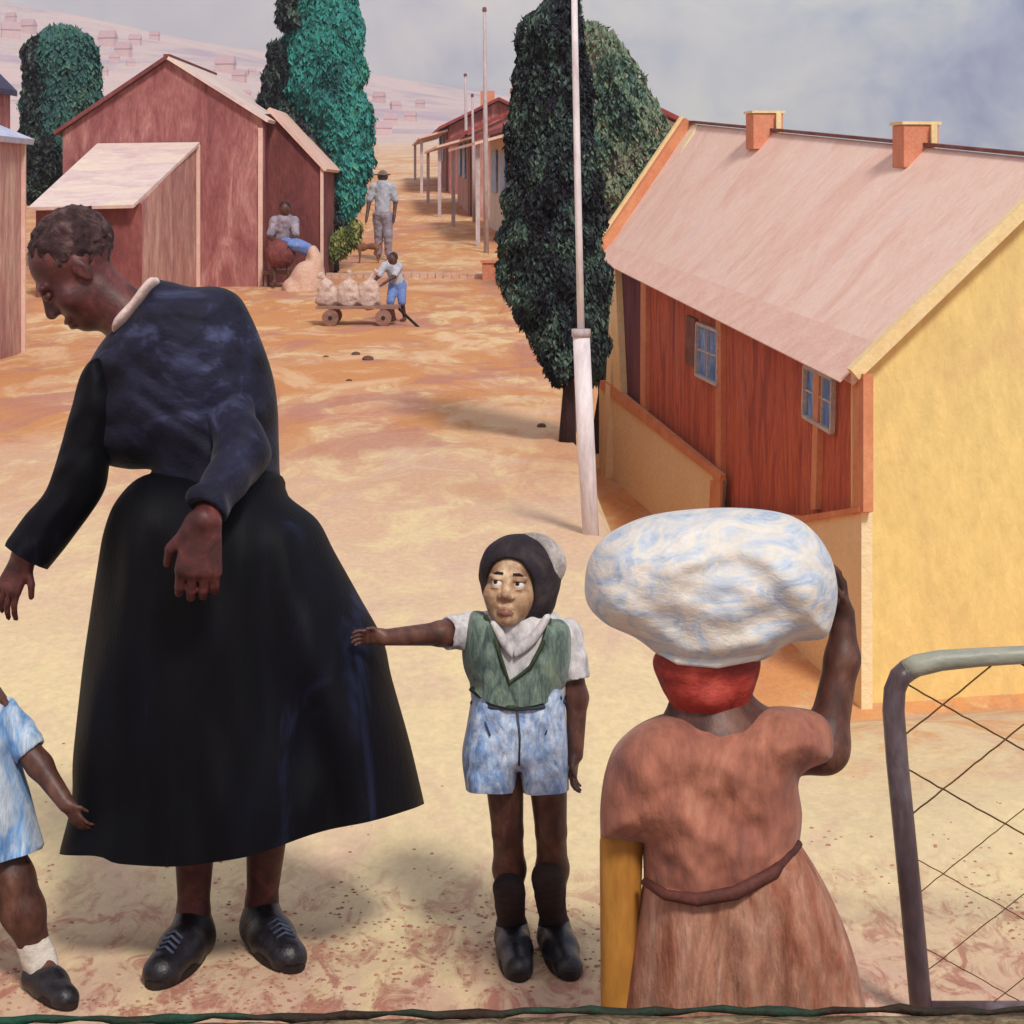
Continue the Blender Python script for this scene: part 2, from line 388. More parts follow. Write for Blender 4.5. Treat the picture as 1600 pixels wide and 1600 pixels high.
M['maroon'] = paint('maroon_boards', [(78, 40, 52), (104, 56, 66), (124, 74, 80)], 1.6, (2.4, 2.4, .35), .8, .25, .4, 16)
M['wire'] = paint('rusty_wire', [(70, 46, 20), (110, 76, 34)], 30)
M['wallstone'] = paint('mossy_rough_wall_top', [(50, 36, 28), (120, 98, 74), (156, 140, 110), (84, 54, 34)], 22, (.5, 1, 1), .9, .4, .8, 90, .2, .8, 0, 2)
M['greenline'] = paint('dark_green_painted_edge', [(34, 20, 14), (48, 32, 20), (24, 62, 46), (30, 84, 62)], 4, (.7, 1, 1), .7, .4, .5, 50, .3, .8)
M['stone'] = paint('dark_stone', [(80, 52, 44), (120, 84, 66)], 20)
M['sand'] = paint('pale_sand', [(190, 150, 134), (212, 174, 152), (194, 162, 138)], 3, (1, 1, 1.5), .9, .15)
M['cloth_pale'] = paint('pale_sacking', [(190, 160, 148), (214, 190, 176)], 6)
M['plank'] = paint('brown_plank', [(124, 88, 76), (162, 124, 108)], 6, (.4, 1, 1))
M['shirt_grey'] = paint('pale_grey_blue_shirt', [(160, 166, 180), (200, 200, 208)], 6)
M['trouser'] = paint('grey_lilac_trousers', [(120, 112, 124), (172, 160, 172)], 6)
M['blue_short'] = paint('blue_cloth', [(96, 116, 178), (120, 150, 206)], 6)
M['dogfur'] = paint('brown_dog_fur', [(110, 66, 48), (150, 98, 70)], 12)
M['hill_house'] = paint('distant_pink_house', [(204, 172, 174), (214, 186, 184)], .3, bump=0, fine=.08)
M['hill_roof'] = paint('distant_grey_roof', [(176, 152, 162), (206, 166, 164)], .03, bump=0, fine=.1)
M['pale_wall'] = paint('pale_green_cream_wall', [(206, 186, 168), (216, 202, 182)], .8, (1, 1, .5), fine=.1, bump=.1)

def leafmat(name, cols, scale=2.0, rough=.65):
    m = bpy.data.materials.new(name); m.use_nodes = True; t = NT(m); b = t.n['Principled BSDF']
    co = t.new('ShaderNodeTexCoord').outputs['Object']
    n1 = t.noise(co, scale, 3, .6, 1.0, (1, 1, .7))
    at = t.new('ShaderNodeAttribute', attribute_name='leaf').outputs['Fac']
    f = t.math('ADD', t.math('MULTIPLY', n1, .82), t.math('MULTIPLY', at, .18))
    st = [(.36+.28*i/(len(cols)-1), lin(c)) for i, c in enumerate(cols)]
    t.link(t.ramp(f, st), b.inputs['Base Color']); b.inputs['Roughness'].default_value = rough; b.inputs['Specular IOR Level'].default_value = .25
    return m
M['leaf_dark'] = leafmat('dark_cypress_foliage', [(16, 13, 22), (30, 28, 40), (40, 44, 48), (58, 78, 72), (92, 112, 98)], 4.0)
M['leaf_teal'] = leafmat('teal_cypress_foliage', [(44, 92, 92), (52, 124, 118), (58, 142, 134), (64, 150, 140), (84, 150, 116)], .55)
M['leaf_olive'] = leafmat('olive_green_foliage', [(34, 42, 48), (72, 104, 92), (112, 134, 108), (138, 146, 118), (104, 92, 88)], .8)
M['leaf_green'] = leafmat('muted_green_foliage', [(54, 84, 84), (62, 104, 100), (72, 118, 108), (98, 122, 98)], .6)
M['leaf_shrub'] = leafmat('yellow_green_shrub', [(60, 70, 40), (110, 124, 66), (150, 150, 90)], 3)

# ------------------------------------------------------------------ terrain
GY = [0, 15, 25, 38.6, 60, 90, 150, 200, 260]; GZ = [0, 0, .05, .35, 1.25, 2.8, 5.3, 6.5, 8]
RPX = [-4000, -600, 0, 300, 600, 900, 1100, 1600, 4000]; RPY = [0, 8, 26, 78, 140, 186, 238, 258, 270]
def gz(X, Y):
    X = np.asarray(X, float); Y = np.asarray(Y, float)
    zh = np.interp(Y, GY, GZ)
    zl = np.interp(Y+.55*vnoise(X*1.3, Y*0+2, 4)*sstep(12, 8, Y), [0, 5.4, 7.0, 10.0, 17.0, 27.8, 34, 60, 120, 260], [0, 0, -.20, -.95, -2.85, -2.15, -2.1, -2.0, -1, 4])
    w = sstep(.40, 1.0, X-.0*Y)*sstep(4.8, 6.0, Y)
    w = np.where(Y > 30, sstep(.40+(Y-30)*.06, 1.0+(Y-30)*.1, X), w)
    z = zh*(1-w)+zl*w
    # far hillside
    px = X/np.maximum(Y, .1)*F+CX
    rz = CAMZ+(HY-np.interp(px, RPX, RPY))/F*520
    rz = rz+vnoise(X*.02, Y*.02, 0)*3.0
    t = sstep(190, 520, Y)
    z = z*(1-t)+rz*t
    z = z-sstep(520, 800, Y)*30
    # sunken path behind the low wall, nearest the viewer
    z = z-.70*(1-sstep(3.98, 4.08, Y))
    z = z+.012*vnoise(X*2.2, Y*2.2, 3)*(1-sstep(30, 60, Y))*sstep(4.8, 6, Y)
    return z
def g(X, Y): return float(gz(np.array([X]), np.array([Y]))[0])
def G(px, py):                                      # point of the near level ground seen at a pixel
    Y = CAMZ*F/(py-HY); return Vector(((px-CX)/F*Y, Y, 0))

def ground_mat(name, stops, road=False):
    m = bpy.data.materials.new(name); m.use_nodes = True; t = NT(m); b = t.n['Principled BSDF']
    co = t.new('ShaderNodeNewGeometry').outputs['Position']; sp = t.new('ShaderNodeSeparateXYZ'); t.link(co, sp.inputs[0])
    ly = t.math('LOGARITHM', t.math('MAXIMUM', sp.outputs[1], 1.0), 2.718281828)
    wn = t.noise(co, .55, 4, .65, .8, (.8, .6, 1)); wn2 = t.noise(co, 2.4, 3, .6, 1.0, (1, .5, 1))
    fac = t.math('ADD', ly, t.math('MULTIPLY', t.math('SUBTRACT', wn, .5), .55))
    fac = t.math('ADD', fac, t.math('MULTIPLY', t.math('SUBTRACT', wn2, .5), .12))
    fac = t.math('DIVIDE', fac, 6.6)
    col = t.ramp(fac, [(math.log(y)/6.6, lin(c)) for y, c in stops])
    # brushed blotches, broad then fine, stretched across the view
    b1 = t.noise(co, 1.7, 5, .66, 1.0, (1.5, .55, 1))
    col = t.mix(t.ramp(b1, [(.48, (0, 0, 0)), (.62, (.7,)*3)]), col, lin((232, 210, 160)))
    b2 = t.noise(co, 1.5, 5, .66, .9, (1.3, .5, 1))
    col = t.mix(t.ramp(b2, [(.52, (0, 0, 0)), (.66, (.6,)*3)]), col, lin((212, 176, 156)))
    b3 = t.noise(co, .45, 5, .62, .8, (.9, .50, 1))
    farm = t.ramp(t.math('DIVIDE', sp.outputs[1], 240.0), [(.044, (0, 0, 0)), (.062, (1, 1, 1)), (.3, (.8,)*3), (.62, (0, 0, 0))])
    farm = t.math('MULTIPLY', farm, t.math('ADD', .35, t.math('MULTIPLY', .65, t.ramp(t.math('ADD', t.math('MULTIPLY', sp.outputs[0], .25), .5), [(.62, (1, 1, 1)), (.85, (0, 0, 0))]))))
    col = t.mix(t.math('MULTIPLY', t.ramp(b3, [(.47, (0, 0, 0)), (.56, (.95,)*3)]), farm), col, lin((204, 142, 92)))
    b5 = t.noise(co, .9, 5, .62, .9, (.9, .42, 1))
    col = t.mix(t.math('MULTIPLY', t.ramp(b5, [(.52, (0, 0, 0)), (.60, (.8,)*3)]), farm), col, lin((186, 128, 110)))
    col = t.mix(t.math('MULTIPLY', t.ramp(b5, [(.36, (.7,)*3), (.44, (0, 0, 0))]), farm), col, lin((226, 188, 150)))
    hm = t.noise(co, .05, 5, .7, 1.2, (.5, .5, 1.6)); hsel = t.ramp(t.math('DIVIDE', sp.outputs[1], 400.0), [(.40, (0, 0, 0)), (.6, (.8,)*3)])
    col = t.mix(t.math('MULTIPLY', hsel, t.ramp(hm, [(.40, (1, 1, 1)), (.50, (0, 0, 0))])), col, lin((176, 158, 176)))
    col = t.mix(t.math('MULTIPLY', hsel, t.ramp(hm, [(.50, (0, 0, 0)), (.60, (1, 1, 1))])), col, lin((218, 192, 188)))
    pr_ = t.math('MULTIPLY', t.ramp(t.math('ADD', t.math('MULTIPLY', sp.outputs[0], .25), .4), [(.60, (0, 0, 0)), (.72, (1, 1, 1))]), t.ramp(t.math('DIVIDE', t.math('ADD', sp.outputs[1], t.math('MULTIPLY', wn, 1.6)), 10.0), [(.66, (0, 0, 0)), (.735, (.85,)*3), (1.2, (.85,)*3)]))
    col = t.mix(t.math('MULTIPLY', pr_, t.ramp(t.noise(co, 2.6, 5, .65, 1.0, (1, .6, 1)), [(.42, (.15,)*3), (.56, (1, 1, 1))])), col, lin((220, 160, 104)))
    # red-brown scribble close to the wall
    near = t.ramp(t.math('DIVIDE', sp.outputs[1], 10.0), [(.43, (1, 1, 1)), (.475, (.75,)*3), (.53, (0, 0, 0))])
    b4 = t.noise(co, 9, 6, .72, 1.0, (1.3, .6, 1))
    col = t.mix(t.math('MULTIPLY', t.ramp(b4, [(.49, (0, 0, 0)), (.60, (.9,)*3)]), near), col, lin((176, 116, 100)))
    fn = t.noise(co, 26, 5, .7, .5, (1.2, .6, 1)); col = t.mix(1.0, col, t.ramp(fn, [(.3, (.86,)*3), (.7, (1.06,)*3)]), 'MULTIPLY')
    t.link(col, b.inputs['Base Color']); b.inputs['Roughness'].default_value = .92; b.inputs['Specular IOR Level'].default_value = .1
    bp = t.new('ShaderNodeBump'); bp.inputs['Strength'].default_value = .35; bp.inputs['Distance'].default_value = .02
    t.link(t.noise(co, 14, 5, .65, .6, (1, .6, 1)), bp.inputs['Height']); t.link(bp.outputs[0], b.inputs['Normal'])
    return m
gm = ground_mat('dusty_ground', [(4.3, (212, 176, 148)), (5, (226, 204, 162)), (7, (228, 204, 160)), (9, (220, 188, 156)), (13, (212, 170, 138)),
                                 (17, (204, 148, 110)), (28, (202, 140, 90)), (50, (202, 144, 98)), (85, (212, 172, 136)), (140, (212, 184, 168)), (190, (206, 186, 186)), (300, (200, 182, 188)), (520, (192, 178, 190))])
M['ground'] = gm
def sheet(name, ys, xf, mat, lift=0, nx=160):
    V, Fc = [], []
    for Y in ys:
        x0, x1 = xf(Y); X = np.linspace(x0, x1, nx); Z = gz(X, np.full(nx, Y))+lift
        V.append(np.stack([X, np.full(nx, Y), Z], 1))
    V = np.concatenate(V); n = len(ys)
    for i in range(n-1):
        for j in range(nx-1): a = i*nx+j; Fc.append((a, a+1, a+nx+1, a+nx))
    return mk(name, V, Fc, mat, None, True)
ys = np.concatenate([np.linspace(-8, 3.9, 8), np.linspace(3.96, 4.1, 8), np.geomspace(4.12, 30, 150), np.geomspace(30.3, 260, 90), np.geomspace(265, 900, 60)])
def xf(Y): w = max(6, abs(Y)*.75); return -w, w
# denser columns near the bank: two-piece spacing
def xs_dense(Y):
    w = max(6, abs(Y)*.75); return np.concatenate([np.linspace(-w, -.5*abs(Y)*.5-.6, 40), np.linspace(-.5*abs(Y)*.5-.55, .5*abs(Y)*.5+1.2, 150), np.linspace(.5*abs(Y)*.5+1.3, w+1.5, 40)])
V, Fc = [], []
for Y in ys:
    X = xs_dense(Y); V.append(np.stack([X, np.full(len(X), Y), gz(X, np.full(len(X), Y))], 1))
nx = len(X); V = np.concatenate(V)
for i in range(len(ys)-1):
    for j in range(nx-1): a = i*nx+j; Fc.append((a, a+1, a+nx+1, a+nx))
# big skirt to the horizon
ground = mk('ground', V, Fc, gm, None, True); ground['kind'] = 'structure'

# the dirt road running up the hill (a sheet a little above the ground)
def roadx(Y):
    l = np.interp(Y, [14, 20, 30, 40, 60, 90, 150], [-2.4, -2.7, -2.9, -3.0, -4.1, -6.0, -9.8])
    r = np.interp(Y, [14, 20, 30, 40, 60, 90, 150], [.15, .12, -.2, -.5, -1.6, -3.1, -5.6]); return l, r
rm = ground_mat('orange_dirt_road', [(14, (210, 162, 128)), (20, (206, 152, 110)), (28, (204, 146, 98)), (38, (204, 148, 102)), (52, (204, 152, 112)), (72, (210, 168, 134)), (100, (214, 182, 154)), (150, (212, 186, 172)), (200, (210, 190, 184))])
V, Fc = [], []; rys = np.geomspace(15, 150, 110)
for Y in rys:
    l, r = roadx(Y); s = np.linspace(0, 1, 28)
    X = l+(r-l)*s+(.25*(s-.5))*vnoise(np.array([Y*.35]), np.array([0.]), np.array([2.]))[0]
    V.append(np.stack([X, np.full(28, Y), gz(X, np.full(28, Y))+(.004+Y*.00015 if Y > 15.4 else -.012)], 1))
V = np.concatenate(V)
for i in range(len(rys)-1):
    for j in range(27): a = i*28+j; Fc.append((a, a+1, a+29, a+28))
road = mk('road', V, Fc, rm, None, True); road['kind'] = 'structure'

# ------------------------------------------------------------------ trees
def crown(name, pts, Y, T, Rp, mat, parent, n, size, lean=.3, seed=1, core=.80):
    rng = np.random.default_rng(seed); poly = catmull(pts, 10)
    xs = [p[0] for p in poly]; ys_ = [p[1] for p in poly]
    x = rng.uniform(min(xs), max(xs), n*3); y = rng.uniform(min(ys_), max(ys_), n*3)
    k = inpoly(x, y, poly); x, y = x[k][:n], y[k][:n]
    d = edist(x, y, poly); q = np.clip(d/Rp, 0, 1); h = T*np.sqrt(1-(1-q)**2)
    rag = 1+.9*(rng.uniform(0, 1, len(x)) < .10); cc0 = (min(xs)+max(xs))/2; x = x+(x-cc0)/((max(xs)-min(xs))/2)*(10*vnoise(y*.035+np.sign(x-cc0)*7, 0*y, seed)+4*vnoise(y*.15, x*.05, seed+1)+rng.uniform(0, 5, len(x))*(rag > 1))
    cl = vnoise(x*.035*1, y*.03, seed)          # clumps push the surface in and out
    s = rng.uniform(-1, 1, len(x)); s = np.sign(s)*(1-np.abs(s)**2.2*.55)
    dy = s*h*(1+.22*cl)
    X = (x-CX)/F*Y; Z = CAMZ-(y-HY)/F*Y; Pn = np.stack([X, Y+dy, Z], 1)
    px = Y/F
    cx_ = (np.mean(xs)-CX)/F*Y
    out = np.stack([(X-cx_)*1.0, dy*1.2, np.full(len(X), .12)], 1); out /= np.linalg.norm(out, axis=1)[:, None]+1e-6
    nrm = out+rng.normal(0, .55, out.shape); nrm /= np.linalg.norm(nrm, axis=1)[:, None]
    up = np.stack([rng.normal(0, lean, len(X)), rng.normal(0, lean, len(X)), np.ones(len(X))], 1)
    a = np.cross(nrm, up); a /= np.linalg.norm(a, axis=1)[:, None]+1e-6; b = np.cross(a, nrm)
    L = (size*px*(.45+1.3*rng.uniform(0, 1, len(X))**2.2+.2))[:, None]; W = L*rng.uniform(.35, .6, len(X))[:, None]
    bend = nrm*L*.25
    v = np.stack([Pn-b*L, Pn-a*W+bend*.3, Pn+b*L-bend, Pn+a*W+bend*.3], 1).reshape(-1, 3)
    f = np.arange(len(v)).reshape(-1, 4)
    # inner mass so the middle is not see-through
    c = np.array([np.mean(xs), np.mean(ys_)])
    N0 = len(v); U = []; Fi = []
    inner = [(c[0]+(p[0]-c[0])*(core-.08), c[1]+(p[1]-c[1])*(core+.1)) for p in poly]; m = len(inner)
    ip = [(a_, b_, False) for a_, b_ in inner]
    gx, gy = np.meshgrid(np.arange(min(xs), max(xs), 12), np.arange(min(ys_), max(ys_), 12)); gx, gy = gx.ravel(), gy.ravel()
    k = inpoly(gx, gy, ip); gx, gy = gx[k], gy[k]; k = edist(gx, gy, ip) > 6; gx, gy = gx[k], gy[k]
    ov, oe, of, *_ = delaunay_2d_cdt([Vector(p[:2]) for p in ip]+[Vector((a_, b_)) for a_, b_ in zip(gx, gy)], [(i, (i+1) % m) for i in range(m)], [], 1, 1e-4)
    U = np.array([tuple(o_) for o_ in ov]); d = edist(U[:, 0], U[:, 1], ip); q = np.clip(d/Rp, 0, 1); h = T*.72*np.sqrt(1-(1-q)**2)*(1+.35*vnoise(U[:, 0]*.05, U[:, 1]*.05, seed+5))
    XX = (U[:, 0]-CX)/F*Y; ZZ = CAMZ-(U[:, 1]-HY)/F*Y
    A = np.stack([XX, Y-h, ZZ], 1); B = np.stack([XX, Y+h, ZZ], 1)
    faces = [tuple(q_) for q_ in f.tolist()]+[tuple(N0+i for i in q_) for q_ in of]+[tuple(N0+len(U)+i for i in reversed(q_)) for q_ in of]
    V_ = np.concatenate([v, A, B])
    o = mk(name, V_, faces, mat, parent, False)
    at = o.data.attributes.new('leaf', 'FLOAT', 'POINT'); val = np.concatenate([np.repeat(rng.uniform(0, 1, len(x)), 4), np.full(2*len(U), .25)])
    at.data.foreach_set('value', val.astype(np.float32)); return o
def trunk(base, top, r0, r1, parent, n=6, limbs=0):
    b, t = Vector(base), Vector(top); mb = MB(); pts = []; rs = []
    for i in range(n):
        s = i/(n-1); p = b.lerp(t, s)+Vector((math.sin(i*2.1)*r0*.35, math.cos(i*1.3)*r0*.3, 0)); pts.append(p); rs.append(r0*(1-s)+r1*s+(r0*.45 if i == 0 else 0))
    mb.tube(pts, rs, 10)
    for k in range(limbs):
        s = .3+.6*k/max(1, limbs); p = b.lerp(t, s); a = k*2.4
        mb.tube([p, p+Vector((math.cos(a)*r0*3, math.sin(a)*r0*3, r0*5)), p+Vector((math.cos(a)*r0*5, math.sin(a)*r0*5, r0*13))], [r0*.5, r0*.35, r0*.12], 7)
    return mb.build('trunk', M['bark'], parent, True)

# dark cypress in front
Y1 = 13.8; b1 = P(886, 692, Y1)
t = thing('cypress_tree', b1, 'tall dark cypress with bare lower trunk standing beside the white pole', 'tree')
crown('crown', [(866, -70), (850, 0), (814, 38), (806, 100), (798, 170), (792, 250), (781, 330), (778, 420), (796, 484), (822, 522), (846, 572), (872, 606), (898, 590), (926, 586), (950, 560), (952, 480), (946, 390), (940, 300), (934, 200), (922, 100), (908, 30), (902, -70)], Y1, .32, 80, M['leaf_dark'], t, 34000, 5, seed=3)
trunk(b1+Vector((0, 0, -.08)), P(884, 200, Y1), .045, .02, t, limbs=5)
# olive tree behind the yellow house corner
Y2 = 30.0; b2 = Vector(((940-CX)/F*Y2, Y2, g((940-CX)/F*Y2, Y2)))
t = thing('cypress_tree', b2, 'broad olive green tree rising behind the far corner of the yellow house', 'tree')
crown('crown', [(880, 120), (900, 50), (930, 34), (962, 56), (1000, 112), (1030, 168), (1046, 220), (1044, 300), (1030, 400), (1010, 480), (985, 560), (950, 600), (915, 590), (895, 500), (882, 300)], Y2, .75, 90, M['leaf_olive'], t, 22000, 5, seed=5)
trunk(b2+Vector((0, 0, -.1)), P(955, 200, Y2), .14, .05, t, limbs=5)
# teal cypress behind the red house
Y3 = 36.0; b3 = Vector(((516-CX)/F*Y3, Y3, g((516-CX)/F*Y3, Y3)))
t = thing('cypress_tree', b3, 'bright teal green cypress behind the right wing of the red gabled house', 'tree')
crown('painted_shade_foliage', [(446, -70), (442, 0), (440, 44), (462, 50), (490, 40), (474, 20), (468, -70)], Y3-.25, .5, 30, M['leaf_dark'], t, 2500, 5, seed=21)  # near-black clumps paint the shaded left side of the teal crown
crown('painted_shade_foliage', [(418, 66), (412, 86), (420, 110), (402, 150), (402, 178), (432, 200), (470, 228), (500, 262), (508, 300), (508, 350), (512, 402), (532, 372), (548, 345), (530, 320), (522, 270), (524, 244), (506, 226), (480, 190), (452, 160), (440, 140), (456, 120), (452, 98), (440, 70)], Y3-.3, .6, 40, M['leaf_dark'], t, 9000, 5, seed=22)
crown('crown', [(462, -70), (456, 0), (454, 30), (438, 70), (436, 90), (440, 120), (436, 150), (446, 176), (470, 210), (490, 232), (506, 262), (512, 300), (514, 340), (520, 372), (532, 366), (556, 345), (574, 290), (580, 225), (570, 120), (562, 40), (552, 0), (548, -70)], Y3, .75, 75, M['leaf_teal'], t, 26000, 5, seed=8)
trunk(b3+Vector((0, 0, -.1)), P(505, 100, Y3), .12, .04, t, limbs=5)
# round-headed tree left
Y4 = 37.0; b4 = Vector(((78-CX)/F*Y4, Y4, g((78-CX)/F*Y4, Y4)))
t = thing('round_tree', b4, 'rounded muted green tree behind the left of the red gabled house', 'tree')
crown('crown', [(38, 100), (44, 66), (70, 48), (98, 39), (126, 52), (146, 80), (152, 130), (150, 180), (132, 230), (100, 270), (72, 310), (48, 318), (34, 300), (30, 240), (32, 170)], Y4, .7, 55, M['leaf_green'], t, 15000, 5, seed=11)
crown('painted_shade_foliage', [(40, 96), (46, 66), (66, 56), (74, 80), (84, 110), (86, 140), (70, 160), (84, 190), (98, 220), (90, 280), (70, 312), (46, 318), (34, 300), (36, 230), (32, 180), (44, 150)], Y4-.3, .5, 35, M['leaf_dark'], t, 7000, 5, seed=23)  # dark clumps put the left-hand shade into the foliage colour
trunk(b4+Vector((0, 0, -.1)), P(90, 150, Y4), .12, .05, t, limbs=4)
# small shrub at the foot of the teal cypress
bs = P(522, 412, 35.0); bs.z = g(bs.x, bs.y)
t = thing('shrub', bs, 'yellowish green shrub at the foot of the teal cypress', 'shrub')
crown('foliage', [(508, 400), (512, 372), (530, 360), (552, 345), (560, 352), (556, 376), (540, 398), (524, 412)], 34.6, .3, 20, M['leaf_shrub'], t, 1200, 5, seed=13)
trunk(bs+Vector((0, 0, -.05)), P(532, 380, 34.6), .04, .02, t)

# ------------------------------------------------------------------ yellow house
def quad_sheet(mb, a, b, c, d, th, n, m=0):         # slab from 4 corners, thickness th along normal n
    n = Vector(n)*th; q = [Vector(v) for v in (a, b, c, d)]
    return mb.hexa([v-n for v in q], q, m)
Yn, Yf = 17.9, 27.8
nE, nB = P(1346, 580, Yn), P(1346, 1112, Yn); fE, fB = P(957, 396, Yf), P(936, 742, Yf)
aN = P(1670, 252, 18.25); aF = P(1082, 194, 28.1)
oth = Vector((aN.x*2-nE.x, aN.y*2-nE.y, 0)); rE = Vector((oth.x, oth.y, nE.z)); rB = Vector((oth.x, oth.y, nB.z))
rfE = Vector((aF.x*2-fE.x+.9, aF.y*2-fE.y, fE.z)); rfB = Vector((rfE.x, rfE.y, fB.z))
yh = thing('yellow_house', nB, 'yellow plastered house with a big pink sheet roof and red-brown boarded front', 'house')
# side gable wall, solid pentagon 0.25 m thick
back = (fE-nE).normalized()
pent = [nB+Vector((0, 0, -.5)), rB+Vector((0, 0, -.5)), rE, aN, nE]
mb = MB(); q = [p+back*.28 for p in pent]; k = 5
mb.add(pent+q, [tuple(range(5)), tuple(reversed(range(5, 10)))]+[(i, 5+i, 5+(i+1) % 5, (i+1) % 5) for i in range(5)])
gw = mb.build('gable_wall', M['yellow'], yh); gw['label'] = 'broad yellow plaster gable wall'
pent = [fB+Vector((0, 0, -.5)), rfB+Vector((0, 0, -.5)), rfE, aF, fE]; mb = MB(); q = [p-back*.28 for p in pent]
mb.add(pent+q, [tuple(reversed(range(5))), tuple(range(5, 10))]+[(i, (i+1) % 5, 5+(i+1) % 5, 5+i) for i in range(5)])
mb.build('gable_wall', M['yellow_in'], yh)
mb = MB(); mb.hexa([rB+Vector((0, 0, -.5))+back*.3, rfB+Vector((0, 0, -.5))-back*.3, rfB+Vector((-.25, 0, -.5))-back*.3, rB+Vector((-.25, 0, -.5))+back*.3],
                   [rE+back*.3, rfE-back*.3, rfE+Vector((-.25, 0, 0))-back*.3, rE+Vector((-.25, 0, 0))+back*.3]); mb.build('rear_wall', M['yellow_in'], yh)
# front: points on the front plane by (s along from near to far, px row)
out = Vector((-(fE-nE).y, (fE-nE).x, 0)).normalized()    # to the left of near->far
if out.x > 0: out = -out
def FW(px, py, off=0.0):                              # intersection of a view ray with the front wall plane
    n = out; d = Vector(((px-CX)/F, 1, -(py-HY)/F)); o = Vector((0, 0, CAMZ)); p0 = nE+out*off
    t_ = (p0-o).dot(n)/d.dot(n); return o+d*t_
def fslab(name, pts, mat, off=0, th=.05, parent=yh, bev=0):
    mb = MB(); a = [FW(x, y, off+th) for x, y in pts]; b = [FW(x, y, off+th)-out*th for x, y in pts]; n = len(pts)
    mb.add(a+b, [tuple(range(n)), tuple(reversed(range(n, 2*n)))]+[(i, n+i, n+(i+1) % n, (i+1) % n) for i in range(n)])
    return mb.build(name, mat, parent, bevel=bev)
fslab('front_wall', [(962, 402), (1341, 582), (1341, 800), (1252, 806), (1120, 796), (1112, 752), (962, 612)], M['red_wall'], -.30, .25)
# yellow base wall (stoop) below the boards, standing proud
fslab('plinth', [(936, 606), (1122, 748), (1118, 800), (1252, 812), (1346, 800), (1346, 1135), (936, 765)], M['yellow_in'], -.05, .10)
fslab('plinth_coping', [(938, 594), (948, 596), (1126, 742), (1124, 752), (936, 606)], M['trim'], .03, .06)
fslab('plinth_coping', [(1110, 750), (1126, 750), (1124, 800), (1108, 800)], M['trim'], .05, .03)
fslab('plinth_coping', [(1118, 794), (1252, 806), (1342, 792), (1342, 800), (1252, 816), (1118, 803)], M['trim'], .055, .03)
fslab('corner_post', [(1332, 584), (1349, 584), (1349, 800), (1332, 804)], M['trim'], -.02, .09)
fslab('corner_post', [(951, 398), (960, 400), (970, 615), (958, 606)], M['trim_y'], -.02, .09)
for xa, ya, xb, yb in ((1122, 500, 1122, 745), (1276, 568, 1270, 796), (1005, 425, 1004, 642)):
    mbw = 4
    fslab('wall_post', [(xa-mbw, ya), (xa+mbw, ya), (xb+mbw, yb), (xb-mbw, yb)], M['trim'], -.05, .06)
fslab('eave_board', [(962, 404), (1345, 588), (1345, 600), (962, 414)], M['trim_dark'], -.04, .05)
fslab('end_panel', [(963, 406), (1004, 424), (1003, 640), (963, 613)], M['maroon'], -.045, .02).__setitem__('label', 'dark maroon boarded panel at the far end')
# windows
def window(pts, bars, parent=yh):
    x0 = min(p[0] for p in pts); w = fslab('window', pts, M['pane'], -.05, .03)
    cxm = sum(p[0] for p in pts)/4; cym = sum(p[1] for p in pts)/4
    mb = MB(); q = [FW(x, y, .0) for x, y in pts]; L = q+[q[0]]
    for i in range(4): mb.beam(L[i], L[i+1], .035, .045, 0, out)
    for (a, b) in bars: mb.beam(FW(*a, -.01), FW(*b, -.01), .02, .025, 0, out)
    mb.build('frame', M['pane_frame'], w); return w
window([(1090, 505), (1124, 518), (1122, 602), (1088, 585)], [((1106, 512), (1105, 594)), ((1090, 545), (1123, 558))])
window([(1258, 572), (1302, 592), (1300, 676), (1256, 650)], [((1273, 580), (1272, 660)), ((1286, 586), (1284, 668)), ((1258, 608), (1301, 630))])
fslab('door', [(1072, 492), (1086, 499), (1084, 575), (1070, 566)], M['trim_dark'], -.05, .04)
# roof: front pitch with overhang, rear pitch, verges, ridge, gutter band
ov = out*.28
e0 = nE+ov*.4+Vector((0, 0, -.02)); e1 = fE+ov*.4+Vector((0, 0, -.02))
nr = (aN-e0).cross(e1-e0).normalized()
if nr.z < 0: nr = -nr
def patch(name, a, b, c, d, th, mat, parent, n=24):
    V, Fs = [], []
    for lay in (0, 1):
        for i in range(n+1):
            for j_ in range(n+1):
                u, v = i/n, j_/n; p = a.lerp(b, u).lerp(d.lerp(c, u), v); V.append(p-Vector((0, 0, th*lay)))
    m = (n+1)**2
    for i in range(n):
        for j_ in range(n):
            q = i*(n+1)+j_; Fs += [(q, q+n+1, q+n+2, q+1), (m+q, m+q+1, m+q+n+2, m+q+n+1)]
    for i in range(n):
        for q0, q1 in ((i*(n+1), (i+1)*(n+1)), (i*(n+1)+n, (i+1)*(n+1)+n), (i, i+1), (n*(n+1)+i, n*(n+1)+i+1)): Fs.append((q0, q1, m+q1, m+q0))
    o = mk(name, V, Fs, mat, parent, True, None, True)
    es = o.modifiers.new('e', 'EDGE_SPLIT'); es.split_angle = R(40); return o
patch('roof', e0-back*.12, aN-back*.12, aF+back*.12, e1+back*.12, .08, M['roof_pink'], yh)
nr2 = (rfE-aF).cross(rE-aF).normalized()
if nr2.z < 0: nr2 = -nr2
mb = MB(); quad_sheet(mb, aN-back*.12, rE-back*.12, rfE+back*.12, aF+back*.12, .07, nr2); mb.build('rear_roof', M['roof_pink'], yh)
mb = MB()
sheetm = M['roof_pale']
def roofpt(px, py, lift=.0):
    o = Vector((0, 0, CAMZ)); d = Vector(((px-CX)/F, 1, -(py-HY)/F)); t_ = (e0+nr*lift-o).dot(nr)/d.dot(nr); return o+d*t_
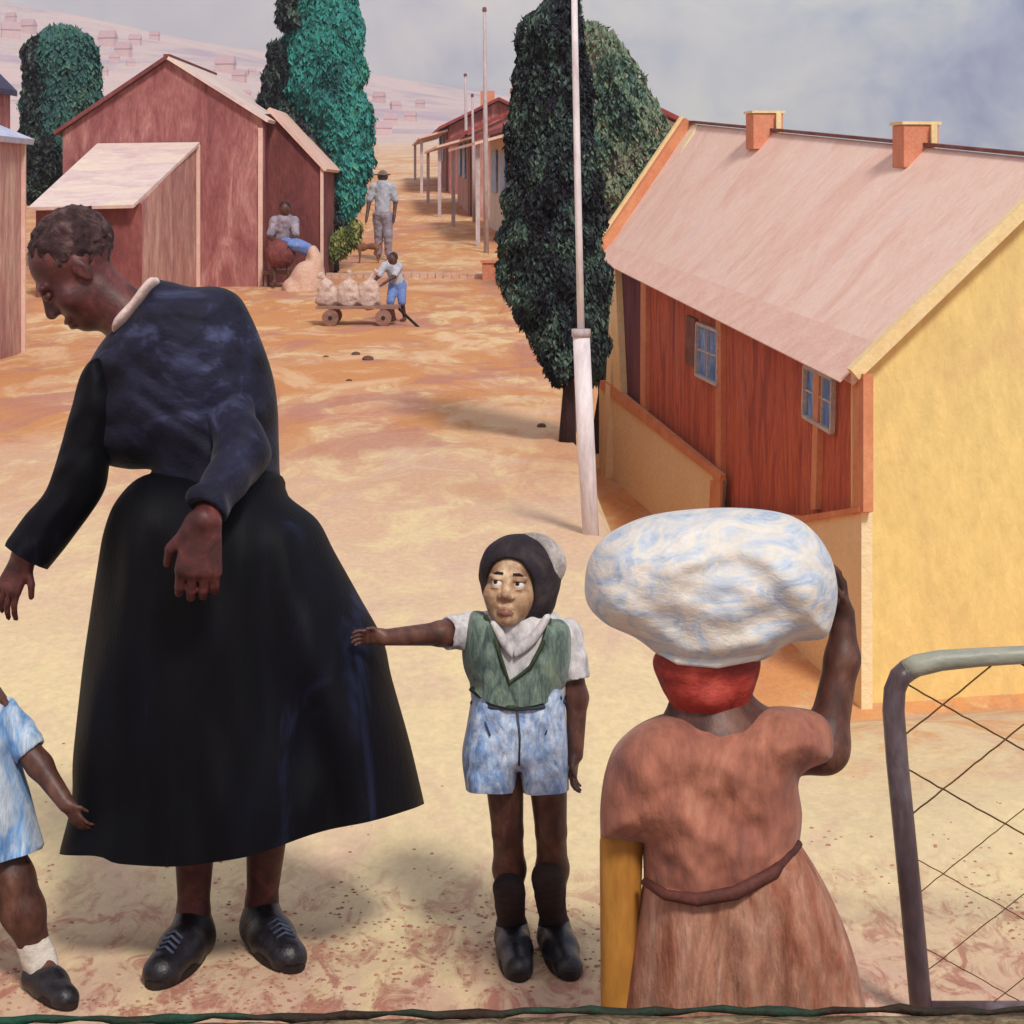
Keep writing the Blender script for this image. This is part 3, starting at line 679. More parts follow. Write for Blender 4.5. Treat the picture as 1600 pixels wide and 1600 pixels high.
# flatter lower band of the roof (veranda sheeting)
ld = (e0-aN).normalized()
a_, b_ = e0-back*.06, e1+back*.06; up1 = a_.lerp(aN-back*.06, .13); up2 = b_.lerp(aF+back*.06, .07)
dn_ = Vector((-.10, 0, -.07)); lf = Vector((0, 0, .012))
patch('eave_sheet', a_+dn_+lf, up1+lf*1.5, up2+lf*1.5, b_+dn_+lf, .01, M['trim_pink'], yh, 12)
mb = MB(); mb.beam(e0-back*.15+nr*.03, aN-back*.15+nr*.03, .10, .12, 0, nr); vb = mb.build('verge', M['trim_y'], yh)
mb = MB(); mb.beam(rE-back*.15+nr2*.03, aN-back*.15+nr2*.03, .10, .12, 0, nr2); mb.build('verge', M['trim_y'], yh)
mb = MB(); mb.beam(e1+back*.1+nr*.05, aF+back*.1+nr*.05, .12, .14, 0, nr); mb.build('verge', M['trim'], yh)
mb = MB(); mb.beam(e1+back*.20+nr*.08, aF+back*.20+nr*.08, .08, .16, 0, nr); mb.build('verge', M['trim_y'], yh)
mb = MB(); mb.beam(aN-back*.05+Vector((0, 0, .03)), aF+back*.05+Vector((0, 0, .03)), .09, .035); mb.build('ridge_cap', M['trim_dark'], yh)
# two chimneys straddling the ridge
for px, py, w in ((1200, 203, .42), (1438, 226, .40)):
    s = 0; best = None
    for i in range(401):
        p = aN.lerp(aF, i/400); u = p.x/p.y*F+CX
        if best is None or abs(u-px) < best[0]: best = (abs(u-px), p)
    p = best[1]; rz = math.atan2(back.y, back.x)
    mb = MB(); mb.box((p.x-.05, p.y, p.z-.0), (.34, .38, .44), 0, rz); ch = mb.build('chimney', M['brick'], yh, bevel=.01)
    mb = MB(); mb.box((p.x-.05, p.y, p.z+.238), (.38, .42, .03), 0, rz); mb.build('chimney_cap', M['trim_y'], ch)
    mb = MB(); mb.box((p.x+.10, p.y-.20, p.z+.09), (.06, .06, .26)); mb.build('painted_highlight', M['trim_y'], ch)  # yellow strip paints a highlight on the chimney's right edge

# ------------------------------------------------------------------ red houses at left
def wallpoly(name, pts, Yd, th, mat, parent):         # wall facing the viewer, pts in px at Yd
    mb = MB(); a = [P(x, y, Yd) for x, y in pts]; b = [p+Vector((0, th, 0)) for p in a]; n = len(a)
    mb.add(a+b, [tuple(range(n)), tuple(reversed(range(n, 2*n)))]+[(i, n+i, n+(i+1) % n, (i+1) % n) for i in range(n)])
    return mb.build(name, mat, parent)
YA = 32.0; base = P(255, 470, YA); base.z = g(base.x, YA)
rh = thing('red_house', base, 'dusty red gabled house with pale lean-to roof and side wing, behind the stooping figure', 'house')
def zpy(z, Y): return HY+(CAMZ-z)/Y*F
gb = zpy(g(P(410, 470, YA).x, YA)-.15, YA)
wallpoly('gable_wall', [(98, 205), (262, 94), (408, 186), (411, 206), (411, gb), (98, gb)], YA, .25, M['red_house'], rh)
D = 5.0
def rot(v): return Vector((v[0], v[1], v[2]))
la, ra, ap = P(98, 205, YA), P(408, 186, YA), P(262, 94, YA)
gzv = g(base.x, YA)-.2
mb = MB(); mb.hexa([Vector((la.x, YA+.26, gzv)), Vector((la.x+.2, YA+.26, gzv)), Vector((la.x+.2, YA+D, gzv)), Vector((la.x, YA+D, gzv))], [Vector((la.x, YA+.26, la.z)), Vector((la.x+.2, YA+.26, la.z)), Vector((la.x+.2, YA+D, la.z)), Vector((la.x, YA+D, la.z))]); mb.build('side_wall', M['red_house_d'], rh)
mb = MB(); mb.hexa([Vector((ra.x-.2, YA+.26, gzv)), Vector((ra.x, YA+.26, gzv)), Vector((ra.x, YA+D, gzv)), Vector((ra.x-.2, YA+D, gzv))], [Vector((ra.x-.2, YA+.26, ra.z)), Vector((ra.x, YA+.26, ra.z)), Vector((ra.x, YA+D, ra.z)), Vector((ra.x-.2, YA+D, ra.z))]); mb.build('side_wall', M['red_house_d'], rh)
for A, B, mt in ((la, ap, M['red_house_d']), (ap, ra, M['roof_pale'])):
    d = (B-A).normalized(); n = Vector((-d.z, 0, d.x)); n = n if n.z > 0 else -n
    A2 = A-d*(.12 if A is la else 0)+n*.01; B2 = B+d*(.12 if B is ra else 0)+n*.01
    mb = MB(); mb.hexa([A2+Vector((0, -.12, 0)), B2+Vector((0, -.12, 0)), B2+Vector((0, D+.1, 0)), A2+Vector((0, D+.1, 0))], [v+n*.055 for v in (A2+Vector((0, -.12, 0)), B2+Vector((0, -.12, 0)), B2+Vector((0, D+.1, 0)), A2+Vector((0, D+.1, 0)))]); mb.build('roof', mt, rh)
mb = MB(); mb.beam(P(262, 90, YA)+Vector((0, -.1, 0)), P(262, 90, YA)+Vector((0, D, 0)), .1, .1); mb.build('ridge_cap', M['red_house_d'], rh)
mb = MB(); mb.beam(P(407, 200, YA-.02), P(407, gb, YA-.02), .07, .05, 0, (0, 1, 0)); mb.build('corner_board', M['trim_pink'], rh)
# right wing (lean-to), its roof falling to the right
YW = YA+.9
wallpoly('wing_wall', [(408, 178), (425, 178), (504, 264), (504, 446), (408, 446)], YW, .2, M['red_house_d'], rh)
wa, wb = P(400, 160, YW), P(506, 266, YW); d = (wb-P(425, 178, YW)).normalized(); n = Vector((-d.z, 0, d.x)); n = n if n.z > 0 else -n
a0 = P(418, 172, YW); b0 = P(508, 268, YW)
mb = MB(); mb.hexa([a0+Vector((0, -.1, 0)), b0+Vector((0, -.1, 0)), b0+Vector((0, 3, 0)), a0+Vector((0, 3, 0))], [v+n*.06 for v in (a0+Vector((0, -.1, 0)), b0+Vector((0, -.1, 0)), b0+Vector((0, 3, 0)), a0+Vector((0, 3, 0)))]); mb.build('wing_roof', M['trim_pink'], rh)
mb = MB(); mb.beam(P(503, 262, YW-.03), P(503, 446, YW-.03), .05, .05, 0, (0, 1, 0)); mb.build('corner_board', M['trim_pink'], rh)
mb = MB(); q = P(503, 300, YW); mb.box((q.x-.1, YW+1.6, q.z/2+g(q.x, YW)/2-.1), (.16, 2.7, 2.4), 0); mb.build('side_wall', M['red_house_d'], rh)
# porch (front lean-to)
YP = 29.6
wl, wr = P(56, 322, YP).x, P(222, 318, YP).x; zt = P(50, 318, YP).z; zg = g(wl, YP)-.2
mb = MB(); mb.hexa([(wl, YP, zg), (wr, YP, zg), (wr, YP+.15, zg), (wl, YP+.15, zg)], [(wl, YP, zt), (wr, YP, zt), (wr, YP+.15, zt), (wl, YP+.15, zt)]); mb.build('porch_wall', M['red_house_d'], rh)
# the porch's right side, splayed towards the gable wall
s0 = P(222, 316, YP); s1 = P(308, 226, YA-.03); sg0 = Vector((s0.x, s0.y, zg)); sg1 = Vector((s1.x, s1.y, zg))
dn = (sg1-sg0).normalized(); sn = Vector((dn.y, -dn.x, 0))
mb = MB(); mb.hexa([sg0, sg1, sg1-sn*.12, sg0-sn*.12], [s0, s1, s1-sn*.12, s0-sn*.12]); mb.build('porch_side', M['pinkish'], rh)  # paler plaster paints the light falling on this side of the porch
mb = MB(); mb.beam(s1+sn*.02, sg1+sn*.02, .06, .06, 0, (0, 1, 0)); mb.build('corner_board', M['trim_pink'], rh)
c = [P(44, 324, YP-.25), P(208, 320, YP-.25), P(312, 222, YA-.04), P(152, 224, YA-.04)]
n = (c[1]-c[0]).cross(c[3]-c[0]).normalized(); n = n if n.z > 0 else -n
mb = MB(); mb.hexa([v-n*.05 for v in c], c); mb.build('porch_roof', M['roof_pale'], rh)

# house cut by the left edge
YB = 17.9; bx = P(-160, 600, YB)
eh = thing('pink_house', (bx.x, YB, g(bx.x, YB)), 'weathered pink house with a pale blue eave, cut by the left edge', 'house')
x1 = P(34, 300, YB+3.2).x; x0 = x1-2.6; zt = P(20, 214, YB+3.2).z
mb = MB(); mb.box(((x0+x1)/2, YB+1.6, (zt-.3)/2-.01), (x1-x0, 3.2, zt+.3)); mb.build('wall', M['pinkish'], eh)
mb = MB(); a = [Vector((x1+.09, YB-.25, (zt-.02))), Vector((x1+.09, YB+3.4, (zt-.02))), Vector((x1-1.3, YB+3.4, zt+.55)), Vector((x1-1.3, YB-.25, zt+.55))]
n = Vector((.3, 0, 1)).normalized(); mb.hexa([v-n*.06 for v in a], a); rf = mb.build('roof', M['roof_blue'], eh)
mb = MB(); a = [Vector((x0-.09, YB-.25, zt)), Vector((x0-.09, YB+3.4, zt)), Vector((x1-1.3, YB+3.4, zt+.55)), Vector((x1-1.3, YB-.25, zt+.55))]; mb.hexa([v-Vector((0, 0, .06)) for v in a], a); mb.build('roof', M['roof_blue'], eh)
mb = MB(); mb.add([Vector((x0, YB+.01, zt-.02)), Vector((x1, YB+.01, zt-.02)), Vector((x1-1.3, YB+.01, zt+.5)), Vector((x0, YB+.2, zt-.02)), Vector((x1, YB+.2, zt-.02)), Vector((x1-1.3, YB+.2, zt+.5))], [(0, 1, 2), (5, 4, 3), (0, 3, 4, 1), (1, 4, 5, 2), (2, 5, 3, 0)]); mb.build('gable', M['pinkish'], eh)
mb = MB(); mb.beam((x1+.09, YB-.2, (zt-.05)), (x1-1.3, YB-.2, zt+.50), .05, .06); mb.build('eave_board', M['roof_dk'], eh)
mb = MB(); mb.beam((x1+.01, YB+3.2, zt), (x1+.01, YB+3.2, -.1), .06, .05, 0, (0, 1, 0)); mb.build('corner_board', M['trim_pink'], eh)
# a taller house just behind it, mostly outside the frame
YC = 40; cx_ = P(-30, 170, YC).x
ch = thing('small_house', (cx_, YC, g(cx_, YC)), 'small house with a dark blue roof at the far left edge, beyond the pink one', 'house')
mb = MB(); x1 = P(16, 170, YC+3).x; zt = P(0, 128, YC).z; mb.box((x1-1.5, YC+1.5, zt/2), (3, 3, zt)); mb.build('wall', M['red_house'], ch)
mb = MB(); pa = [Vector((x1+.1, YC-.2, zt-.02)), Vector((x1+.1, YC+3.2, zt-.02)), Vector((x1-1.5, YC+3.2, zt+1.6)), Vector((x1-1.5, YC-.2, zt+1.6))]; pb = [Vector((x1-3.1, v.y, v.z)) if i < 2 else v for i, v in enumerate(pa)]
mb.hexa([v-Vector((0, 0, .12)) for v in pa], pa); mb.hexa([v-Vector((0, 0, .12)) for v in pb], pb); mb.build('roof', M['roof_dk'], ch)
mb = MB(); mb.box((x1-.12, YC-.02, zt-.9), (.16, .06, .5)); mb.build('window', M['pane'], ch)

# ------------------------------------------------------------------ row of houses along the far road
def row_house(x0, y0, x1, y1, depth, hw, hr, label, wall, roof):
    a, b = Vector((x0, y0, 0)), Vector((x1, y1, 0)); d = (b-a).normalized(); n = Vector((d.y, -d.x, 0))
    if n.x < 0: n = -n
    zb = min(g(x0, y0), g(x1, y1)); zg_ = zb-.6; z1 = max(g(x0, y0), g(x1, y1))+hw
    h = thing('row_house', (x0, y0, g(x0, y0)), label, 'house', 'houses in a row beside the far road')
    def L(s, t_, z): v = a.lerp(b, s)+n*t_; return Vector((v.x, v.y, z))
    mb = MB(); mb.hexa([L(0, 0, zg_), L(1, 0, zg_), L(1, depth, zg_), L(0, depth, zg_)], [L(0, 0, z1), L(1, 0, z1), L(1, depth, z1), L(0, depth, z1)])
    mb.add([L(0, 0, z1+.003), L(0, depth, z1+.003), L(0, depth/2, z1+hr), L(1, 0, z1+.003), L(1, depth, z1+.003), L(1, depth/2, z1+hr)], [(0, 1, 2), (5, 4, 3), (0, 2, 5, 3), (1, 4, 5, 2)])
    mb.build('wall', wall, h)
    for sgn in (0, 1):
        e = -.35 if sgn == 0 else depth+.35; mb = MB(); q = [L(-.04, e, z1-.12), L(1.04, e, z1-.12), L(1.04, depth/2, z1+hr+.05), L(-.04, depth/2, z1+hr+.05)]
        mb.hexa(q, [v+Vector((0, 0, .1)) for v in q]); mb.build('roof', roof, h)
    Ld = (b-a).length
    for s, w, zb_, zt_, mt, nm in ((.18, 1.0, 0, 2.0, M['trim_dark'], 'door'), (.5, 1.1, .9, 1.9, M['pane'], 'window'), (.78, 1.1, .9, 1.9, M['pane'], 'window')):
        gzz = g(*(a.lerp(b, s)).to_2d()); mb = MB(); q = [L(s-w/2/Ld, -.05, gzz+zb_), L(s+w/2/Ld, -.05, gzz+zb_), L(s+w/2/Ld, -.004, gzz+zb_), L(s-w/2/Ld, -.004, gzz+zb_)]
        mb.hexa(q, [Vector((v.x, v.y, gzz+zt_)) for v in q]); mb.build(nm, mt, h)
    mb = MB(); q = [L(0, depth*.35, gzz+.9), L(0, depth*.55, gzz+.9)]; 
    w0 = L(0, depth*.3, 0)-d*.04; w1 = L(0, depth*.5, 0)-d*.04; zz = g(x0, y0)
    mb.beam(Vector((w0.x, w0.y, zz+1.4)), Vector((w1.x, w1.y, zz+1.4)), .06, .9, 0, (0, 0, 1)); mb.build('window', M['trim_dark'], h)
    # chimney
    mb = MB(); c_ = L(.6, depth/2, z1+hr+.25); mb.box(c_, (.5, .5, .8)); mb.build('chimney', M['brick'], h)
    # veranda posts
    for s in (.03, .97):
        v = L(s, -.9, 0); gg = g(v.x, v.y); mb = MB(); mb.beam((v.x, v.y, gg-.1), (v.x, v.y, z1-.35), .09, .09, 0, (0, 1, 0)); mb.build('post', M['grey_pole'], h)
    mb = MB(); q = [L(-.02, -1.0, z1-.42), L(1.02, -1.0, z1-.42), L(1.02, -.06, z1-.16), L(-.02, -.06, z1-.16)]; mb.hexa(q, [v+Vector((0, 0, .06)) for v in q]); mb.build('veranda_roof', M['trim_pink'], h)
    return h
row_house(.2, 43, -.55, 50, 3.4, 2.25, .8, 'nearest house of the roadside row, partly behind the dark cypress', M['pale_wall'], M['roof_red'])
row_house(-1.0, 54, -1.65, 62, 3.2, 1.9, .75, 'middle house of the roadside row, pale walls under a red roof', M['pinkish'], M['roof_red'])
row_house(-2.05, 67, -2.75, 77, 3.2, 1.7, .8, 'farthest red roofed house of the roadside row, at the top of the road', M['red_house'], M['roof_red'])

# hillside houses
hh = [(18, 60, 46), (40, 52, 40), (60, 100, 30), (165, 72, 44), (190, 88, 40), (178, 98, 26), (205, 104, 22), (350, 114, 48), (372, 128, 34), (385, 152, 20), (330, 138, 26), (160, 118, 24), (210, 70, 30), (240, 62, 24), (590, 160, 30), (620, 172, 26), (640, 190, 30), (610, 196, 34), (655, 168, 22), (600, 212, 40), (395, 118, 20), (15, 34, 26)]
for i, (px, py, w) in enumerate(hh):
    # find where the view ray meets the hillside
    Ys = np.linspace(165, 520, 800); X = (px-CX)/F*Ys; Z = CAMZ-(py-HY)/F*Ys; dd = Z-gz(X, Ys); k = np.where(dd < 0)[0]
    Yh = float(Ys[k[0]]) if len(k) else 500.0
    x = (px-CX)/F*Yh; z = g(x, Yh); ww = w/F*Yh; h = ww*.30; ww *= .62; rng = random.Random(i); rz = rng.uniform(-.5, .5)
    ca, sa = math.cos(rz), math.sin(rz)
    def Lh(u, v, z_): return Vector((x+u*ca-v*sa, Yh+u*sa+v*ca, z_))
    dp = ww*.5; mb = MB()
    mb.hexa([Lh(-ww/2, 0, z-3), Lh(ww/2, 0, z-3), Lh(ww/2, dp, z-3), Lh(-ww/2, dp, z-3)], [Lh(-ww/2, 0, z+h), Lh(ww/2, 0, z+h), Lh(ww/2, dp, z+h), Lh(-ww/2, dp, z+h)], 0)
    A = [Lh(-ww*.54, -dp*.1, z+h), Lh(ww*.54, -dp*.1, z+h), Lh(ww*.54, dp*1.1, z+h), Lh(-ww*.54, dp*1.1, z+h)]; r0, r1 = Lh(-ww*.5, dp/2, z+h*1.9), Lh(ww*.5, dp/2, z+h*1.9)
    mb.add(A+[r0, r1], [(0, 1, 5, 4), (2, 3, 4, 5), (1, 2, 5), (3, 0, 4), (3, 2, 1, 0)], 1)
    o = mk('hillside_house', [v-Vector((x, Yh, z)) for v in mb.v and [Vector(v) for v in mb.v]], mb.f, [M['hill_house'], M['hill_roof']], None, False, mb.m)
    o.location = (x, Yh, z)
    where = 'far pink house on the hillside %s' % ('above the red gabled house' if px < 450 else 'beyond the top of the road')
    tag(o, where, 'house', 'tiny houses scattered over the far hillside '+('at left' if px < 450 else 'beyond the road'))

# ------------------------------------------------------------------ poles
bp = P(925, 836, 10.05)
t = thing('utility_pole', bp, 'tall white pole with a thicker foot, in front of the dark cypress', 'pole')
mb = MB(); mb.tube([bp+Vector((0, 0, -.1)), P(916, 700, 10.05), P(908, 520, 10.05)], [.040, .043, .042], 14); mb.build('foot', M['white_pole'], t, True)
mb = MB(); mb.tube([P(908, 522, 10.05), P(903, 300, 10.05), P(899, 100, 10.05), P(896, -90, 10.05)], [.018, .017, .016, .015], 12); mb.build('shaft', M['white_pole'], t, True)
mb = MB(); mb.tube([P(908, 526, 10.05), P(908, 514, 10.05)], [.047, .047], 14); mb.build('collar', M['grey_pole'], t, True)
for px, pt, Yp, r, lab in ((757, 16, 41, .055, 'tall thin pale pole beside the far road'), (727, 118, 62, .06, 'short weathered pole in front of the roadside houses'), (738, 150, 52, .045, 'slim pale pole between the two others by the far road')):
    q = P(px+3, 400, Yp); q.z = g(q.x, Yp)
    t = thing('utility_pole', q, lab, 'pole'); mb = MB(); tp = P(px, pt, Yp); mb.tube([q-Vector((0, 0, .2)), q.lerp(tp, .5), tp], [r, r*.85, r*.6], 10); mb.build('shaft', M['grey_pole'], t, True)
    mb = MB(); mb.tube([tp-Vector((0, 0, .02)), tp+Vector((0, 0, .06))], [r*.9, r*.7], 8); mb.build('cap', M['trim_dark'], t)

# ditch edge crossing the road, brick pier, stones
def strip(name, x0, x1, Y, d, h, mat):
    mb = MB(); n = 24
    for i in range(n):
        xa, xb = x0+(x1-x0)*i/n, x0+(x1-x0)*(i+1)/n-.004
        mb.box(((xa+xb)/2, Y+.04*math.sin(i*1.3), g((xa+xb)/2, Y)+h/2-.03), (xb-xa, d, h))
    return mb.build(name, mat, None)
k = strip('kerb', P(470, 430, 34).x, P(768, 430, 34).x, 34, .25, .12, M['sand']); k['kind'] = 'structure'
q = P(766, 450, 33.5); q.z = g(q.x, 33.5)
t = thing('brick_pier', q, 'small red brick pier at the right end of the low kerb across the road', 'pier')
mb = MB(); mb.box((q.x, q.y, q.z+.1), (.26, .26, .36)); mb.build('shaft', M['brick'], t, bevel=.01)
mb = MB(); mb.box((q.x, q.y, q.z+.305), (.32, .32, .045)); mb.build('cap', M['trim'], t)
for i, (px, py) in enumerate(((509, 563), (556, 560), (575, 569), (545, 600), (846, 668))):
    p = G(px, py); r = (4+1.6*(i % 3))/F*p.y; rng = random.Random(i)
    o = sdf_mesh('stone', [ell((0, 0, r*.35), (r*1.2, r, r*.7)), ell((r*.6, 0, r*.3), (r*.6, r*.7, r*.5))], M['stone'], None, r/7, noise=r*.2, nscale=1.2/r)
    o.location = (p.x, p.y, g(p.x, p.y)); tag(o, 'small dark stone lying on the dirt road below the loaded cart', 'stone', 'small stones on the road')
# sand heap by the wing
o = sdf_mesh('sand_heap', [ell((0, 0, 0), (.28, .28, .50)), ell((.12, .08, 0), (.18, .25, .72)), ell((-.16, -.08, -.1), (.22, .22, .35))], M['sand'], None, .03, noise=.03, nscale=6)
q = P(478, 448, 31.2); o.location = (q.x, q.y, g(q.x, q.y)-.04); tag(o, 'pale sandy heap against the right wing of the red house', 'heap')

# ------------------------------------------------------------------ small figures on the road
def small_person(loc, H, label, pose, mats, face=(0, -1, 0), hat=False, res=.014, skirt=False):
    """pose: joints in units of H relative to loc: dict of points"""
    t = thing('person', loc, label, 'person'); L = lambda p: Vector(loc)+Vector(p)*H
    j = {k: L(v) for k, v in pose.items()}; s = H
    hd = j['head']; fr = frame(face)
    pr = [ell(hd, (.052*s, .060*s, .072*s), fr, .01), ell(hd+Vector(face)*.045*s-Vector((0, 0, .012*s)), (.012*s,)*3, None, .01), cap(j['neck'], hd, .034*s, .032*s, .02)]
    for e in (-1, 1): pr.append(ell(hd+fr[0]*(.052*s*e), (.008*s, .014*s, .02*s), fr, .006))
    pr += [cap(j['neck']-Vector((0, 0, .03*s)), j['hip'], .075*s, .07*s, .05)]
    for sd in 'lr':
        pr += [cap(j['neck'], j['sh'+sd], .035*s, .038*s, .04), cap(j['sh'+sd], j['el'+sd], .033*s, .026*s, .02), cap(j['el'+sd], j['wr'+sd], .025*s, .017*s, .02)]
        d = (j['wr'+sd]-j['el'+sd]).normalized(); pr.append(cap(j['wr'+sd], j['wr'+sd]+d*.07*s, .02*s, .014*s, .01))
        sdv = fr[0]*(1 if sd == 'l' else -1)
        for q in (-1.2, -.4, .4, 1.2): pr.append(cap(j['wr'+sd]+d*.06*s+fr[1]*q*.009*s, j['wr'+sd]+d*.105*s+fr[1]*q*.012*s, .006*s, .005*s, .004))
        pr += [cap(j['hip'], j['hp'+sd], .06*s, .055*s, .04), cap(j['hp'+sd], j['kn'+sd], .052*s, .034*s, .03), cap(j['kn'+sd], j['an'+sd], .034*s, .022*s, .02)]
        fd = Vector(face)*.085*s; pr.append(cap(j['an'+sd]-Vector((0, 0, .012*s)), j['an'+sd]+fd-Vector((0, 0, .018*s)), .023*s, .018*s, .012))
    b = sdf_mesh('body', pr, M['skin_dk'], t, res)
    sh = [cap(j['neck']-Vector((0, 0, .02*s)), j['hip'], .085*s, .088*s, .05)]
    for sd in 'lr': sh += [cap(j['neck']-Vector((0, 0, .01*s)), j['sh'+sd], .04*s, .047*s, .04), cap(j['sh'+sd], j['sh'+sd].lerp(j['el'+sd], .8), .045*s, .042*s, .03)]
    sdf_mesh('shirt', sh, mats[0], t, res, noise=.006*s, nscale=30/s)
    ln = .95 if not skirt and mats[2] else .85
    tr = [cap(j['hip'], j['hip']+Vector((0, 0, .01)), .095*s, .09*s, .04)]
    if skirt: tr += [cap(j['hip'], (j['knl']+j['knr'])/2, .09*s, .15*s, .05)]
    else:
        for sd in 'lr':
            tr += [cap(j['hp'+sd], j['kn'+sd], .066*s, .05*s, .03)]
            if mats[2]: tr.append(cap(j['kn'+sd], j['kn'+sd].lerp(j['an'+sd], .85), .048*s, .040*s, .03))
    sdf_mesh('skirt' if skirt else 'trousers', tr, mats[1], t, res, noise=.006*s, nscale=30/s)
    hp = [ell(hd+Vector((0, 0, .018*s))-Vector(face)*.012*s, (.057*s, .062*s, .064*s), fr, .01)]
    if hat: hp.append(ell(hd+Vector((0, 0, .03*s)), (.095*s, .10*s, .012*s), None, .01))
    sdf_mesh('hat' if hat else 'hair', hp, M['wood_h'] if hat else M['cap'], t, res*.8)
    return t
M['wood_h'] = paint('brown_felt_hat', [(96, 80, 68), (140, 124, 104)], 12)
stand = dict(head=(0, 0, .925), neck=(0, 0, .84), hip=(0, 0, .52), shl=(.105, 0, .81), shr=(-.105, 0, .81), ell=(.14, .01, .65), elr=(-.15, 0, .65), wrl=(.13, -.05, .5), wrr=(-.17, -.06, .5),
             hpl=(.05, 0, .5), hpr=(-.05, 0, .5), knl=(.06, -.03, .28), knr=(-.045, .02, .28), anl=(.065, .0, .05), anr=(-.05, .05, .05))
q = P(598, 408, 39); q.z = g(q.x, 39)
small_person(q, 1.72, 'man in pale shirt and lilac trousers standing on the road with arms at his sides', stand, [M['shirt_grey'], M['trouser'], True], hat=True)
bend = dict(head=(.02, -.10, .80), neck=(.0, -.05, .73), hip=(.08, .02, .48), shl=(.09, -.05, .70), shr=(-.09, -.07, .70), ell=(.04, -.16, .58), elr=(-.16, -.14, .58), wrl=(-.08, -.22, .5), wrr=(-.24, -.18, .48),
            hpl=(.12, .02, .46), hpr=(.02, .02, .46), knl=(.13, -.06, .26), knr=(-.01, -.08, .26), anl=(.16, .06, .05), anr=(.03, .03, .05))
q = P(612, 520, 25.5); q.z = g(q.x, 25.5)
small_person(q, 1.0, 'child in a pale shirt and blue shorts leaning over the loaded handcart', bend, [M['shirt_grey'], M['blue_short'], False], face=Vector((-.5, -.85, 0)).normalized(), res=.01)
# handcart with sacks
q = P(560, 528, 25.0); gq = g(q.x, 25.0)
t = thing('handcart', (q.x, 25, gq), 'low wooden handcart with a long slanting handle on the dirt road', 'cart')
mb = MB()
for i in range(5): mb.box((q.x, 24.8+i*.1, gq+.22), (1.0, .09, .03))
mb.build('bed', M['plank'], t)
for sx in (-.32, .32):
    for sy in (-.06, .46):
        mb = MB(); c_ = Vector((q.x+sx, 24.8+sy, gq+.10))
        mb.tube([c_+Vector((0, -.02, 0)), c_+Vector((0, .02, 0))], [.10, .10], 18); w = mb.build('wheel', M['plank'], t, False); mb = MB(); mb.tube([c_+Vector((0, -.03, 0)), c_+Vector((0, .03, 0))], [.025, .025], 10); mb.build('hub', M['shoe'], w)
mb = MB(); h0 = Vector((q.x+.5, 24.9, gq+.2)); mb.tube([h0, P(680, 536, 24.4), P(722, 560, 22.6)], [.018, .018, .02], 8); mb.build('handle', M['shoe'], t, True)
for i, (px, w) in enumerate(((512, .15), (545, .17), (576, .16))):
    v = P(px, 500, 25.0); k_ = (i*37) % 5/5-.4; o = sdf_mesh('sack', [ell((0, 0, .12), (w*.95, w*.75, .14+.02*i)), ell((.05*k_, 0, .20), (w*.7, w*.6, .12)), cap((.05*k_, 0, .28), (.12*k_, 0, .34+.02*i), .03, .02), cap((.12*k_, 0, .34+.02*i), (.22*k_, 0, .37+.02*i), .018, .04), cap((-w*.6, 0, .05), (w*.6, 0, .05), .06, .06)], M['cloth_pale'], None, .01, noise=.016, nscale=18)
    o.location = (v.x, 25.0, gq+.235); tag(o, ['pale sack at the left end of the handcart', 'pale sack in the middle of the handcart', 'pale sack nearest the leaning child on the handcart'][i], 'sack', 'sacks loaded on the handcart')
# dog beside the man
q = P(572, 405, 38.2); q.z = g(q.x, 38.2); t = thing('dog', q, 'brown dog standing beside the man on the road', 'dog'); s = .62
L = lambda x, y, z: q+Vector((x, y, z))*s
pr = [ell(L(-.12, 0, .5), (.17*s, .10*s, .13*s), None, .03), ell(L(.2, 0, .52), (.2*s, .085*s, .10*s), None, .05), cap(L(-.25, 0, .55), L(-.36, 0, .74), .07*s, .055*s, .03), ell(L(-.4, -.01, .78), (.09*s, .065*s, .07*s), None, .02), cap(L(-.45, -.02, .76), L(-.54, -.02, .72), .04*s, .025*s, .015),
      cap(L(-.37, .05, .83), L(-.36, .07, .90), .025*s, .008*s, .01), cap(L(-.37, -.05, .83), L(-.36, -.07, .90), .025*s, .008*s, .01), cap(L(.38, 0, .56), L(.55, 0, .72), .025*s, .012*s, .02)]
for y in (-.06, .06):
    pr += [cap(L(-.2, y, .45), L(-.18, y, .24), .05*s, .028*s, .03), cap(L(-.18, y, .24), L(-.2, y, .03), .026*s, .02*s, .01), cap(L(-.2, y, .02), L(-.25, y, .015), .022*s, .018*s, .01)]
    pr += [cap(L(.33, y, .46), L(.27, y, .30), .065*s, .04*s, .03), cap(L(.27, y, .30), L(.38, y, .18), .035*s, .022*s, .015), cap(L(.38, y, .18), L(.36, y, .03), .02*s, .018*s, .01), cap(L(.36, y, .02), L(.31, y, .015), .022*s, .018*s, .01)]
sdf_mesh('body', pr, M['dogfur'], t, .009)
